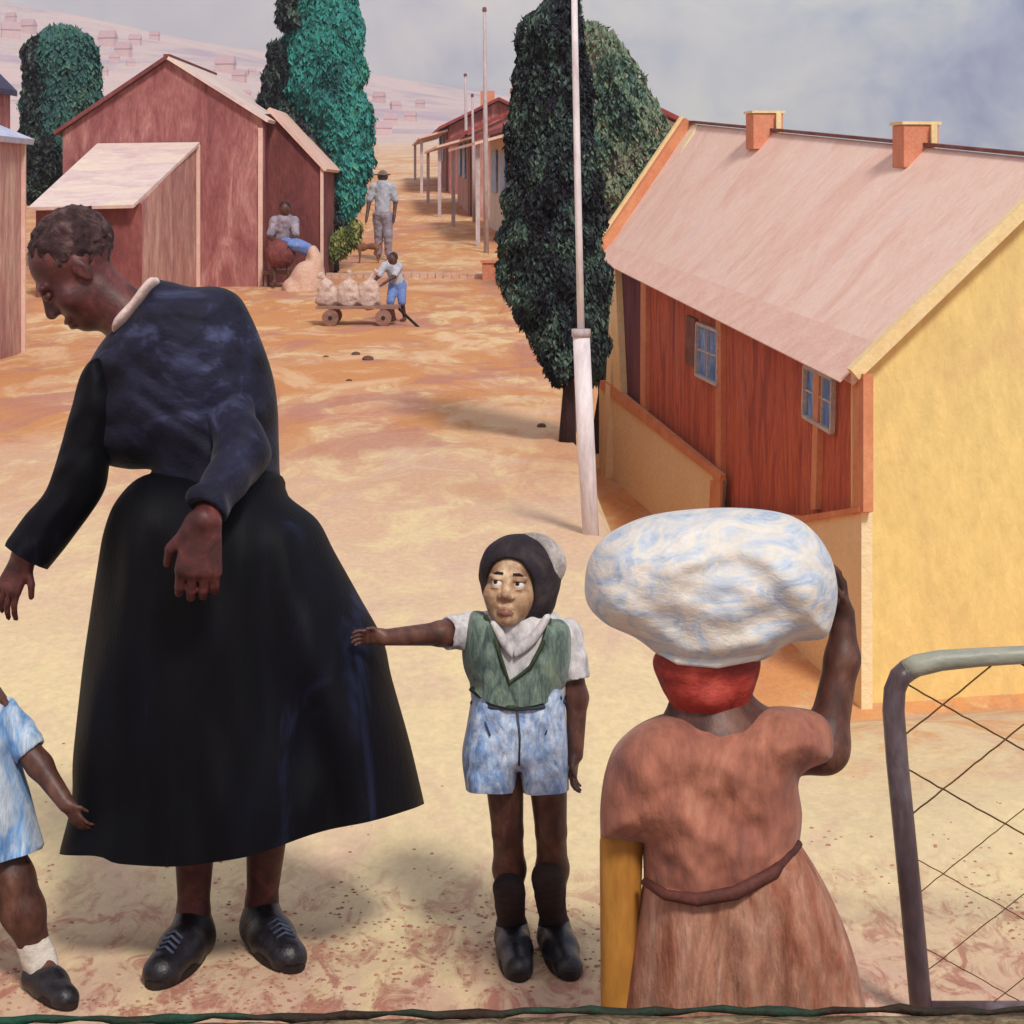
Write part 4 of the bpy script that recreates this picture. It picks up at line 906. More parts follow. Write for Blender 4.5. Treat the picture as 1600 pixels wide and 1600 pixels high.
# woman sitting against the wing wall with a blue cloth
q = P(446, 440, 31.9); q.z = g(q.x, 31.9)
sit = dict(head=(.0, -.04, .78), neck=(-.01, 0, .68), hip=(-.05, .08, .36), shl=(.09, 0, .66), shr=(-.11, 0, .66), ell=(.12, -.10, .50), elr=(-.15, -.06, .50), wrl=(.08, -.22, .44), wrr=(-.05, -.20, .44),
           hpl=(.0, .06, .36), hpr=(-.1, .06, .36), knl=(.05, -.18, .34), knr=(-.1, -.18, .34), anl=(.06, -.2, .05), anr=(-.09, -.2, .05))
small_person(q, 1.55, 'seated woman in lilac top outside the right wing of the red house', sit, [M['trouser'], M['red_house_d'], False], skirt=True, res=.014)
mb = MB(); mb.box((q.x-.08, 31.98, q.z+.22), (.55, .42, .06))
st = thing('stool', (q.x-.08, 31.98, q.z), 'low wooden stool under the seated woman by the red house wing', 'stool'); mb.build('seat', M['plank'], st)
for sx in (-.22, .22):
    for sy in (-.15, .15): mb = MB(); mb.box((q.x-.08+sx, 31.98+sy, q.z+.095), (.05, .05, .19)); mb.build('leg', M['plank'], st)
o = sdf_mesh('cloth', [ell((0, 0, 0), (.17, .13, .10)), ell((.12, -.02, -.05), (.12, .1, .10)), ell((-.14, 0, .07), (.08, .06, .05))], M['blue_short'], None, .012, noise=.02, nscale=12)
v = P(468, 362, 31.4); o.location = v; o.location = Vector((q.x+.20, 31.55, q.z+.66)); tag(o, 'bright blue cloth on the lap of the woman seated by the red house', 'cloth')

# ------------------------------------------------------------------ head builder
def head_prims(c, fr, s, m=0, ears=True, mouth=True, jaw=1.0):
    """c centre (eye height), fr rows right/forward/up, s = 1 for an adult head 0.23 m tall"""
    Lc = lambda x, y, z: Vector(c)+fr[0]*x*s+fr[1]*y*s+fr[2]*z*s
    p = [ell(Lc(0, -.018, .035), (.076*s, .094*s, .082*s), fr, .02, m), ell(Lc(0, .020, -.045), (.056*s*jaw, .064*s, .070*s), fr, .04*s, m), ell(Lc(0, .056, -.094), (.026*s, .022*s, .020*s), fr, .03*s, m)]
    for e in (-1, 1):
        p += [ell(Lc(.040*e, .052, -.030), (.028*s, .024*s, .026*s), fr, .03*s, m), ell(Lc(.032*e, .076, .022), (.026*s, .012*s, .009*s), fr, .014*s, m)]
    for e in (-1, 1): p.append(ell(Lc(.032*e, .092, .002), (.019*s, .016*s, .012*s), fr, .012*s, m, sub=True))
    p += [cap(Lc(0, .078, .012), Lc(0, .098, -.030), .008*s, .014*s, .014*s, m)]
    for e in (-1, 1): p.append(ell(Lc(.015*e, .090, -.034), (.011*s, .012*s, .009*s), fr, .006*s, m)); 
    for e in (-1, 1): p.append(ell(Lc(.009*e, .100, -.043), (.005*s, .007*s, .005*s), fr, .003*s, m, sub=True))
    for e in (-1, 1): p += [ell(Lc(.032*e, .078, .0135), (.018*s, .012*s, .0045*s), fr, .004*s, m), ell(Lc(.032*e, .077, -.011), (.017*s, .011*s, .0045*s), fr, .004*s, m)]
    if ears:
        for e in (-1, 1): p += [ell(Lc(.075*e, -.012, -.008), (.009*s, .017*s, .028*s), fr, .01*s, m), ell(Lc(.085*e, -.006, -.005), (.006*s, .008*s, .016*s), fr, .004*s, m, sub=True)]
    if mouth:
        p += [ell(Lc(0, .082, -.066), (.026*s, .014*s, .0085*s), fr, .006*s, m+10 if m is None else m), ell(Lc(0, .080, -.080), (.023*s, .014*s, .010*s), fr, .006*s, m), ell(Lc(0, .098, -.0725), (.024*s, .008*s, .0022*s), fr, .003*s, m, sub=True)]
    return p, Lc
def sphere_mesh(name, c, r, mat, parent, sc=(1, 1, 1), fr=None, n=20):
    V = []; Fs = []
    for i in range(n+1):
        for j_ in range(2*n):
            a, b = math.pi*i/n, math.pi*j_/n; v = Vector((math.sin(a)*math.cos(b)*sc[0], math.sin(a)*math.sin(b)*sc[1], math.cos(a)*sc[2]))*r
            if fr is not None: v = fr[0]*v.x+fr[1]*v.y+fr[2]*v.z
            V.append(Vector(c)+v)
    for i in range(n):
        for j_ in range(2*n): a = i*2*n+j_; b = i*2*n+(j_+1) % (2*n); Fs.append((a, a+2*n, b+2*n, b))
    return mk(name, V, Fs, mat, parent, True, None, True)
def eyes(Lc, fr, s, parent, look=(0, 0)):
    for e in (-1, 1):
        c = Lc(.032*e, .0712, .001); ey = sphere_mesh('eye', c, .0152*s, M['eye'], parent)
        d = (fr[1]+fr[0]*look[0]+fr[2]*look[1]).normalized()
        sphere_mesh('iris', c+d*.0104*s, .0086*s, M['iris'], ey, (1, .62, 1), frame(d))

def shoe_prims(heel, toe, w, h, z0=0):
    """heel, toe: ground points of the shoe"""
    h0, t0 = Vector(heel), Vector(toe); h0.z = t0.z = z0; d = (t0-h0); L = d.length; d.normalize()
    up = Vector((0, 0, 1))
    return [cap(h0+d*w*.9+up*w*.75, h0+d*L*.45+up*w*.62, w*.95, w*1.0, .02), cap(h0+d*L*.45+up*w*.58, t0-d*w*.95+up*w*.45, w*1.0, w*.88, .02), cap(h0+d*w*.95+up*w*.7, h0+d*w*.95+up*h, w*.85, w*.68, .03), cap(h0+d*w*1.1+up*h*.8, h0+d*L*.5+up*w*.9, w*.62, w*.6, .03)]
def shoe_extras(heel, toe, w, parent, strap=False, laces=True):
    h0, t0 = Vector(heel), Vector(toe); h0.z = t0.z = 0; d = (t0-h0); L = d.length; d.normalize(); sd = Vector((-d.y, d.x, 0))
    # sole: outline slab
    mb = MB(); pts = []; n = 26
    for i in range(n):
        a = 2*math.pi*i/n; u = math.cos(a); v = math.sin(a); wd = w*(1.02+.12*u)
        c = h0.lerp(t0, .5)+d*u*L*.515+sd*v*wd; pts.append(c)
    a_ = [Vector((p.x, p.y, .002)) for p in pts]; b_ = [Vector((p.x, p.y, .016)) for p in pts]
    mb.add(a_+b_, [tuple(reversed(range(n))), tuple(range(n, 2*n))]+[(i, (i+1) % n, n+(i+1) % n, n+i) for i in range(n)]); mb.build('sole', M['sole'], parent)
    if laces:
        mb = MB()
        for i in range(4):
            c = h0+d*L*(.56+.065*i); z = w*(1.66-.10*i)+.004; mb.tube([c-sd*w*.45+Vector((0, 0, z*.88)), c+Vector((0, 0, z*1.02)), c+sd*w*.45+d*.01+Vector((0, 0, z*.88))], .0035, 6)
        mb.build('laces', M['belt'], parent, True)

def folds(amp, fx, fy, seed, diag=0):
    def f(x, y):
        u = (x+diag*y)*fx; v = y*fy
        return amp*(vnoise(u, v, seed)+.5*vnoise(u*2.1, v*1.7, seed+9))
    return f

# ------------------------------------------------------------------ the bent figure in black
YL = 4.50
L_ = lambda x, y, dy=0: P(x, y, YL+dy)
t = thing('person', (L_(330, 1480).x, YL, 0), 'stooping person in a long black robe reaching down to the child at left', 'person')
lady = t
pr = []
fr = frame(Vector((-.80, -.22, -.80)), (-.65, -.1, .75))       # face points down to the left
hc = L_(118, 424)
hp, Lc = head_prims(hc, fr, 1.02, 0, True, True)
pr += hp
pr += [cap(L_(160, 462), L_(232, 520), .058, .060, .03), cap(L_(240, 530), L_(320, 580), .07, .10, .06), cap(L_(320, 580), L_(345, 720), .10, .10, .06), cap(L_(345, 720), L_(345, 900), .10, .12, .08)]
# left arm
pr += [cap(L_(215, 570), L_(142, 710, -.03), .036, .034, .03), cap(L_(142, 710, -.03), L_(50, 850, -.06), .034, .028, .03)]
wl_ = L_(38, 868, -.06); pr += [cap(L_(46, 850, -.06), wl_, .030, .028, .02)]
pr += hand(wl_, Vector((-.42, -.05, -.90)), Vector((.8, -.5, -.1)), .150, .35, .16, 0)
# right arm, hand laid against the skirt
wr_ = L_(318, 812, -.37)
pr += [cap(L_(360, 600, -.05), L_(385, 720, -.17), .034, .034, .03), cap(L_(385, 720, -.17), wr_, .034, .028, .03)]
pr += hand(wr_, Vector((-.08, -.10, -1)), Vector((-1, -.1, .1)), .205, .75, .03, 0, thumb=.7, flip=-1)
# legs
hl, tl = G(314, 1476), G(240, 1548); hr_, tr_ = G(398, 1462), G(462, 1522)
for hx, tx, top in ((hl, tl, L_(302, 1250)), (hr_, tr_, L_(425, 1250))):
    d = (tx-hx).normalized(); an = hx+d*.045+Vector((0, 0, .085)); kn = Vector((top.x, YL+.05, .50))
    pr += [cap(L_(345, 900), kn, .095, .062, .05), cap(kn, kn.lerp(an, .35), .058, .056, .03), cap(kn.lerp(an, .35), an, .054, .033, .03), cap(an, hx+d*.05+Vector((0, 0, .04)), .034, .034, .02), cap(hx+d*.06+Vector((0, 0, .04)), tx-d*.06+Vector((0, 0, .03)), .032, .024, .02)]
sdf_mesh('body', pr, M['skin_red'], t, .0045)
eyelid = [ell(Lc(.032*e, .078, .001), (.019, .012, .012), fr, .004) for e in (-1, 1)]
sdf_mesh('eyelids', eyelid, M['skin_red'], t, .003)
hair = [ell(Lc(0, -.030, .045), (.083, .096, .086), fr, .01), ell(Lc(0, .115, -.01), (.12, .085, .13), fr, .012, sub=True)]
sdf_mesh('hair', hair, M['hair_grey'], t, .005, noise=.006, nscale=90)
inflate('collar', [(238, 434), (250, 440), (226, 474), (200, 506), (178, 520), (180, 500), (206, 470), (224, 446)], YL-.06, .05, 16, M['collar'], t, 5)
def yo_r(x, y): return -.06*np.exp(-((x-200)/120)**2)
def robefold(x, y):
    u = (x-250)*.62+(y-560)*.42; v = -(x-250)*.5+(y-560)*.75
    a = .009*(1-np.abs(np.sin(v/24+2.4*vnoise(x*.008, y*.008, 1))))**1.5*(.6+.8*vnoise(x*.012, y*.012, 7))
    rad = np.arctan2(y-440, x-430); a = a+.006*np.abs(np.sin(rad*16+1.5*vnoise(x*.01, y*.01, 5)))*sstep(60, 260, np.hypot(x-430, y-440))
    return a+.010*vnoise(u*.012, v*.028, 3)-.03*np.exp(-(((x-150)/55)**2+((y-650)/80)**2))+.006*vnoise(u*.03, v*.07, 5)-.05*sstep(700, 800, y)*sstep(360, 240, x)
inflate('robe', [(236, 442), (262, 440), (300, 449), (342, 449), (372, 462), (392, 494), (412, 542), (427, 590), (434, 640), (436, 700), (440, 756), (462, 806), (480, 856, 'co'), (430, 872, 'o'), (392, 838, 'o'), (330, 800, 'o'), (226, 768, 'co'), (238, 736), (200, 733), (160, 724), (126, 700), (116, 650), (130, 592), (156, 542), (198, 492)], YL, .150, 150, M['robe'], t, 6,
        robefold, .2, None, .7)
mb = MB()
inflate('sleeve', [(172, 575), (190, 640), (172, 715), (160, 772), (112, 842), (74, 890, 'co'), (8, 850, 'c'), (40, 806), (74, 764), (98, 690), (112, 640), (128, 585), (150, 560)], YL-.05, .068, 42, M['black'], t, 7, folds(.007, .05, .03, 6, .6), .2, None, 1, True)
# right sleeve lying over the skirt
sl = [cap(L_(350, 600, -.06), L_(378, 705, -.16), .046, .050, .06), cap(L_(378, 705, -.16), L_(326, 786, -.34), .050, .045, .05), ell(L_(317, 812, -.372), (.040, .045, .03), None, .01, sub=True)]
sdf_mesh('sleeve', sl, M['robe'], t, .005, noise=.012, nscale=16)
def skf(x, y):
    w = np.clip((y-760)/500, 0, 1)
    return w*.030*np.sin((x-330)/(16+w*22)+1.5*vnoise(x*.01, y*.004, 2))+.012*vnoise(x*.03, y*.008, 8)
inflate('skirt', [(300, 735), (400, 730), (441, 745), (450, 775), (495, 812), (522, 862), (560, 930), (598, 1000), (612, 1060), (640, 1160), (663, 1256, 'co'), (600, 1272, 'o'), (510, 1292, 'o'), (440, 1316, 'o'), (385, 1330, 'o'), (280, 1342, 'o'), (215, 1338, 'o'), (180, 1326, 'o'), (98, 1330, 'c'), (117, 1250), (119, 1180), (130, 1060), (144, 960), (155, 890), (166, 830), (186, 782), (228, 744)], YL, .23, 150, M['black'], t, 9, skf, .25, None, .9)
for hx, tx in ((hl, tl), (hr_, tr_)):
    s = sdf_mesh('shoe', shoe_prims(hx, tx, .047, .085), M['shoe'], t, .005, .003); shoe_extras(hx, tx, .047, s)

# ------------------------------------------------------------------ the boy
YK = 4.45
K = lambda x, y, dy=0: P(x, y, YK+dy)
t = thing('person', (K(825, 1500).x, YK, 0), 'boy in green vest, pale blue shorts and dark hat, holding the black robe', 'person'); boy = t
pr = []; fr = frame(Vector((-.13, -.96, .19)), (.06, 0, 1)); hs = .74; hc = K(799, 914, -.035)
hp, Lc = head_prims(hc, fr, hs, 1, False, False, 1.22); pr += hp
# fuller mouth
pr += [ell(Lc(0, .080, -.064), (.024*hs, .014*hs, .008*hs), fr, .008, 1), ell(Lc(0, .079, -.080), (.022*hs, .016*hs, .010*hs), fr, .006, 2), cap(Lc(0, .093, -.0705), Lc(.020, .084, -.077), .002*hs, .0015*hs, .002, 2, sub=True), cap(Lc(0, .093, -.0705), Lc(-.020, .084, -.077), .002*hs, .0015*hs, .002, 2, sub=True)]
pr += [cap(K(803, 960), K(808, 1000), .036, .042, .03), cap(K(808, 1000), K(808, 1080), .058, .062, .03), cap(K(808, 1100), K(808, 1165), .062, .060, .03)]
# shoulders, right-of-picture arm hanging
pr += [cap(K(808, 990), K(752, 985), .045, .035, .04), cap(K(808, 990), K(878, 995), .045, .035, .04)]
pr += [cap(K(882, 1000), K(901, 1090), .030, .024, .02), cap(K(901, 1090), K(899, 1180, -.02), .024, .017, .015)]
pr += hand(K(898, 1180, -.02), Vector((-.10, -.1, -1)), Vector((-.35, -1, 0)), .085, .5, .05, 0)
# left-of-picture arm reaching to the robe
wk = K(600, 996, -.13)
pr += [cap(K(748, 988), K(690, 990, -.05), .030, .025, .02), cap(K(690, 990, -.05), wk, .026, .017, .015)]
pr += hand(wk, Vector((-1, -.04, .06)), Vector((0, -.3, 1)), .078, .5, .10, 0)
kh = (G(798, 1474), G(812, 1536)); kr = (G(862, 1474), G(893, 1534))
for (hx, tx), tp, sg in ((kh, K(788, 1215), 0), (kr, K(856, 1215), 0)):
    d = (tx-hx).normalized(); an = hx+d*.03+Vector((0, 0, .055)); kn = Vector(((tp.x*.55+an.x*.45), YK+.0, .29))
    pr += [cap(Vector((tp.x, YK, tp.z)), kn, .042, .034, .008), cap(kn, kn.lerp(an, .4), .033, .034, .008), cap(kn.lerp(an, .4), an, .033, .023, .02), cap(an, an-Vector((0, 0, .03))+d*.02, .024, .022, .015), cap(an-Vector((0, 0, .03)), tx-d*.04+Vector((0, 0, .022)), .022, .016, .015)]
sdf_mesh('body', pr, [M['skin_dk'], M['skin_face'], M['lip']], t, .0032)
eyes(Lc, fr, hs, t, (.28, .38))
mb = MB()
for e in (-1, 1): mb.tube([Lc(.014*e, .0885, .031), Lc(.032*e, .0885, .032), Lc(.052*e, .074, .022)], [.0022, .003, .0018], 8)
mb.build('eyebrows', M['cap'], t, True)
# hat: dark band round the face, pale crown at the back
hat = [ell(Lc(0, -.014, .036), (.100*hs, .100*hs, .110*hs), fr, .01), ell(Lc(-.028, -.03, -.015), (.108*hs, .080*hs, .108*hs), fr, .02), ell(Lc(-.04, -.05, .045), (.100*hs, .090*hs, .100*hs), fr, .02),
       ell(Lc(.002, .10, -.028), (.082*hs, .135*hs, .108*hs), fr, .006, sub=True)]
hat_o = sdf_mesh('hat', hat, M['cap'], t, .0035, noise=.002, nscale=40)
sdf_mesh('crown', [ell(Lc(-.048, -.052, .066), (.102*hs, .088*hs, .090*hs), fr, .01), ell(Lc(-.01, .045, .02), (.12*hs, .085*hs, .16*hs), fr, .01, sub=True)], M['cap_pale'], hat_o, .0035, noise=.002, nscale=40)
# shirt, vest, shorts
inflate('shirt', [(748, 962), (770, 952, 'co'), (806, 972, 'o'), (852, 950, 'c'), (874, 962), (888, 1000), (884, 1090, 'co'), (736, 1090, 'c'), (730, 1010)], YK, .080, 50, M['shirt'], t, 5, folds(.003, .06, .05, 4), .2)
mb = MB()
def collarflap(pts, dy): return inflate('collar', pts, YK-.088+dy, .010, 8, M['shirt'], t, 4, None, .1)
collarflap([(766, 974), (778, 974), (800, 1010), (800, 1028), (784, 1012)], 0); collarflap([(852, 960), (860, 966), (836, 1006), (806, 1028), (806, 1010), (832, 986)], 0)
inflate('vest', [(738, 956), (756, 956, 'co'), (768, 980, 'o'), (780, 1020, 'o'), (795, 1062, 'co'), (828, 1036, 'o'), (848, 998, 'o'), (858, 960, 'c'), (878, 968), (892, 984), (894, 1020), (888, 1060), (876, 1086, 'co'), (836, 1098, 'o'), (800, 1102, 'o'), (764, 1094, 'o'), (736, 1072, 'c'), (724, 1040), (722, 1000), (728, 972)], YK, .098, 34, M['vest'], t, 4, folds(.003, .08, .05, 14), .2)
mb = MB(); mb.tube([K(758, 962, -.070), K(769, 984, -.088), K(781, 1024, -.100), K(796, 1068, -.101), K(829, 1042, -.101), K(849, 1004, -.096), K(859, 966, -.070)], .0048, 8); mb.build('vest_trim', M['vest_trim'], t, True)
mb = MB(); mb.tube([K(736, 1076, -.05), K(764, 1098, -.090), K(800, 1106, -.096), K(838, 1102, -.090), K(876, 1090, -.05)], .006, 8); mb.build('vest_hem', M['vest_trim'], t, True)
for a, b, r0, r1 in ((K(750, 986), K(696, 990, -.045), .042, .036), (K(884, 992), K(899, 1062, -.01), .036, .034)):
    d = (b-a).normalized(); sdf_mesh('sleeve', [cap(a, b, r0, r1, .02), cap(b+d*.03, b+d*.0305, r1*1.3, r1*1.3, .004, sub=True)], M['shirt'], t, .0035, noise=.004, nscale=40)
inflate('shorts', [(740, 1070, 'co'), (806, 1072, 'o'), (880, 1068, 'c'), (885, 1130), (888, 1180), (889, 1234, 'co'), (817, 1238, 'c'), (814, 1218), (811, 1206, 'c'), (808, 1218), (805, 1236, 'co'), (728, 1234, 'c'), (722, 1180), (730, 1130)], YK, .090, 26, M['shorts'], t, 5, lambda x, y: .006*vnoise(x*.05+y*.03, y*.03-x*.02, 3)+.004*vnoise(x*.09, y*.09, 8), .2)
mb = MB(); mb.tube([K(738, 1098, -.03), K(764, 1104, -.088), K(806, 1107, -.094), K(850, 1104, -.088), K(881, 1096, -.03)], .006, 8); mb.build('belt', M['belt'], t, True)
mb = MB(); mb.tube([K(808, 1110, -.094), K(812, 1150, -.094), K(811, 1196, -.085)], .0025, 6); mb.tube([K(752, 1112, -.085), K(766, 1150, -.09)], .002, 6); mb.tube([K(864, 1112, -.085), K(852, 1148, -.09)], .002, 6); mb.build('seams', M['belt'], t, True)
for (hx, tx), st_ in ((kh, 1390), (kr, 1372)):
    d = (tx-hx).normalized(); an = hx+d*.03+Vector((0, 0, .05)); top = Vector((K(795 if tx is kh[1] else 856, st_).x, YK+.005, K(800, st_).z))
    sdf_mesh('sock', [cap(top, an, .036, .030, .02), cap(an, an-Vector((0, 0, .02))+d*.02, .030, .03, .02)], M['sock_dk'], t, .004, noise=.0015, nscale=60)
    s = sdf_mesh('shoe', shoe_prims(hx, tx, .036, .055), M['shoe'], t, .004, .003); shoe_extras(hx, tx, .036, s, laces=False)

# ------------------------------------------------------------------ the child at the left edge
YG = 4.36
Q = lambda x, y, dy=0: P(x, y, YG+dy)
t = thing('person', (Q(-40, 1500).x, YG, 0), 'child in pale blue dress and white socks at the left edge, touching the robe', 'person')
fr = frame(Vector((.6, -.7, .15))); hs = .70; hc = Q(-52, 1010); hp, Lc = head_prims(hc, fr, hs, 0)
pr = hp+[cap(Q(-52, 1060), Q(-50, 1100), .035, .042, .03), cap(Q(-50, 1110), Q(-50, 1210), .075, .08, .05), cap(Q(-50, 1110), Q(4, 1124), .045, .034, .04), cap(Q(-50, 1110), Q(-108, 1124), .045, .034, .04),
         cap(Q(10, 1130), Q(62, 1196, -.02), .032, .027, .02), cap(Q(62, 1196, -.02), Q(104, 1256, -.06), .026, .018, .015), cap(Q(-110, 1130), Q(-135, 1220), .03, .024, .02), cap(Q(-135, 1220), Q(-130, 1300, -.04), .024, .017, .02)]
pr += hand(Q(104, 1256, -.06), Vector((.55, -.1, -.75)), Vector((.7, -.5, .4)), .08, .4, .1)
pr += hand(Q(-130, 1300, -.04), Vector((0, -.1, -1)), Vector((.3, -1, 0)), .08, .4, .1)
gh = (G(52, 1536), G(112, 1580)); gl = (G(-110, 1510), G(-60, 1545))
for (hx, tx), kx in ((gh, (18, 1372)), (gl, (-90, 1372))):
    d = (tx-hx).normalized(); an = hx+d*.03+Vector((0, 0, .06)); kn = Q(*kx, -.03)
    pr += [cap(Q(-50, 1240), kn, .065, .046, .03), cap(kn, kn.lerp(an, .4), .046, .046, .02), cap(kn.lerp(an, .4), an, .044, .028, .02), cap(an, tx-d*.04+Vector((0, 0, .022)), .025, .016, .015)]
    sdf_mesh('sock', [cap(an+Vector((kn-an))*.16, an, .036, .032, .02), cap(an, an+d*.03-Vector((0, 0, .02)), .032, .03, .02)], M['sock_w'], t, .004, noise=.003, nscale=60)
    s = sdf_mesh('shoe', [q_ for q_ in shoe_prims(hx, tx, .034, .03)], M['shoe'], t, .004, .003); shoe_extras(hx, tx, .034, s, laces=False)
sdf_mesh('body', pr, M['skin_dk'], t, .004); eyes(Lc, fr, hs, t)
sdf_mesh('hair', [ell(Lc(0, -.028, .042), (.084*hs, .096*hs, .09*hs), fr, .01), ell(Lc(0, .115, -.01), (.12*hs, .08*hs, .12*hs), fr, .012, sub=True)], M['cap'], t, .004, noise=.003, nscale=80)
inflate('dress', [(-90, 1095), (-50, 1085), (-5, 1090), (20, 1112), (34, 1150), (30, 1190), (44, 1240), (56, 1290), (66, 1326, 'co'), (20, 1338, 'o'), (-40, 1350, 'o'), (-110, 1346, 'o'), (-175, 1330, 'c'), (-155, 1250), (-130, 1160), (-122, 1115)], YG, .11, 55, M['dress_blue'], t, 6, lambda x, y: np.clip((y-1150)/180, 0, 1)*.016*np.sin(x/7.5)+.003*vnoise(x*.06, y*.05, 2), .2)
d = (Q(50, 1176, -.02)-Q(6, 1120)).normalized(); sdf_mesh('sleeve', [cap(Q(4, 1122), Q(40, 1166, -.01), .042, .040, .02), cap(Q(62, 1194, -.02), Q(62.1, 1194, -.02), .046, .046, .004, sub=True)], M['dress_blue'], t, .004, noise=.004, nscale=40)
sdf_mesh('sleeve', [cap(Q(-108, 1122), Q(-122, 1165), .042, .040, .02)], M['dress_blue'], t, .005)

# ------------------------------------------------------------------ the woman with the bundle
YW_ = 3.75
W = lambda x, y, dy=0: P(x, y, YW_+dy)
zf = -.70
t = thing('person', (W(1130, 1500).x, YW_, zf), 'woman seen from behind in dusty pink, one arm raised to the bundle on her head', 'person')
fr = frame(Vector((.05, 1, 0))); hc = W(1108, 1052); hp, Lc = head_prims(hc, fr, .86, 0)
pr = hp+[cap(W(1110, 1095), W(1115, 1150), .052, .062, .03), cap(W(1115, 1180), W(1120, 1330), .11, .105, .06), cap(W(1120, 1330), W(1135, 1480), .11, .13, .06),
         cap(W(1115, 1170), W(1020, 1200), .055, .038, .05), cap(W(1115, 1165), W(1225, 1160), .065, .052, .05)]
# raised right arm: shoulder -> elbow -> hand on the bundle
pr += [cap(W(1225, 1165), W(1288, 1168, .0), .054, .042, .03, 0), cap(W(1288, 1172), W(1316, 1030, .03), .039, .030, .03, 0), cap(W(1316, 1030, .03), W(1318, 958, .04), .030, .021, .02, 0)]
pr += hand(W(1318, 958, .04), Vector((-.10, .05, 1)), Vector((.1, -1, .1)), .115, .55, .05, 0)
# hanging left arm, ochre
pr += [cap(W(1000, 1215), W(973, 1310), .032, .034, .03, 0), cap(W(971, 1318), W(965, 1670, -.02), .040, .030, .004, 1)]
pr += hand(W(964, 1660, -.02), Vector((0, -.1, -1)), Vector((.2, 1, 0)), .16, .35, .06, 1)
for e, x in ((-1, 1085), (1, 1190)):
    hip = W(x, 1500); kn = Vector((hip.x, YW_-.01, -.28)); an = Vector((hip.x, YW_+.02, zf+.09))
    pr += [cap(hip, kn, .085, .06, .04), cap(kn, kn.lerp(an, .35), .055, .055, .03), cap(kn.lerp(an, .35), an, .052, .034, .03), cap(an-Vector((0, 0, .05)), an+Vector((0, .15, -.062)), .034, .026, .03)]
    s_ = sdf_mesh('shoe', [cap((hip.x, YW_-.02, zf+.045), (hip.x, YW_+.16, zf+.035), .042, .036, .02)], M['sole'], t, .006, zf+.002)
sdf_mesh('body', pr, [M['skin_dk'], M['skin_ochre']], t, .0045)
sdf_mesh('headscarf', [ell(W(1104, 1050), (.092, .098, .080), None, .02), ell(W(1108, 1092), (.066, .07, .035), None, .02), ell(W(1110, 1085, -.075), (.03, .025, .022), None, .02), ell(W(1104, 1028), (.094, .10, .05), None, .02), ell(W(1108, 1060, .14), (.07, .09, .075), None, .01, sub=True)], M['scarf'], t, .004, noise=.004, nscale=26)
inflate('blouse', [(1052, 1114), (1100, 1120), (1150, 1122), (1190, 1108), (1240, 1106), (1282, 1116), (1300, 1146), (1296, 1186), (1258, 1204), (1246, 1224), (1252, 1270), (1248, 1318, 'co'), (1206, 1360, 'o'), (1150, 1388, 'o'), (1085, 1398, 'o'), (1040, 1390, 'o'), (1006, 1370, 'c'), (1004, 1316, 'c'), (938, 1308, 'c'), (938, 1260), (946, 1206), (964, 1164), (1002, 1132)], YW_, .135, 85, M['blouse'], t, 6,
        lambda x, y: .010*vnoise((x-y*.5)*.03, (y+x*.4)*.02, 3)+.005*vnoise(x*.06, y*.05, 8), .2)
inflate('skirt', [(1008, 1366, 'co'), (1090, 1366, 'o'), (1180, 1344, 'o'), (1246, 1312, 'c'), (1272, 1352), (1300, 1404), (1330, 1480), (1352, 1580), (1368, 1700), (1380, 1900, 'co'), (1150, 1930, 'o'), (930, 1900, 'c'), (950, 1700), (972, 1570), (988, 1470), (1000, 1410)], YW_, .15, 80, M['skirt'], t, 9,
        lambda x, y: np.clip((y-1380)/120, 0, 1)*.012*np.sin(x/15+2*vnoise(x*.01, y*.006, 1))+.006*vnoise(x*.04, y*.01, 4), .1)
mb = MB(); wp = [W(1008, 1378, -.06), W(1040, 1398, -.135), (W(1090, 1406, -.158)), W(1150, 1395, -.163), W(1208, 1364, -.140), W(1248, 1318, -.06)]; mb.tube(wp, [.008, .010, .012, .013, .012, .008], 8); mb.build('waistband', M['waist'], t, True)

# bundle on her head: swirled white cloth
def swirl(x, y):
    dx, dy = (x-1112)/190, (y-918)/105; r = np.sqrt(dx*dx+dy*dy); a = np.arctan2(dy, dx)
    return .008*np.sin(r*12-a*1.0+1.2*vnoise(x*.014, y*.018, 4))*np.clip(r*1.6, 0, 1)+.010*vnoise(x*.016, y*.022, 2)+.003*vnoise(x*.05, y*.06, 7)
t = thing('cloth_bundle', W(1108, 1020), 'big white cloth bundle balanced on the head of the woman in pink', 'bundle')
inflate('cloth', [(914, 906), (924, 868), (950, 836), (1010, 808), (1090, 796), (1170, 795), (1236, 806), (1272, 832), (1296, 870), (1306, 920), (1300, 964), (1284, 996), (1232, 1004), (1190, 1030), (1130, 1042), (1066, 1042), (1030, 1024), (992, 996), (946, 974), (918, 944)], YW_, .17, 100, M['bundle'], t, 5, swirl, .12)
mb = MB(); mb.tube([W(1206, 1014, -.06), W(1180, 1026, -.09), W(1120, 1036, -.115), W(1060, 1032, -.10), W(1032, 1020, -.07)], [.004, .008, .010, .008, .004], 8); mb.build('tucked_edge', M['bundle'], t, True)

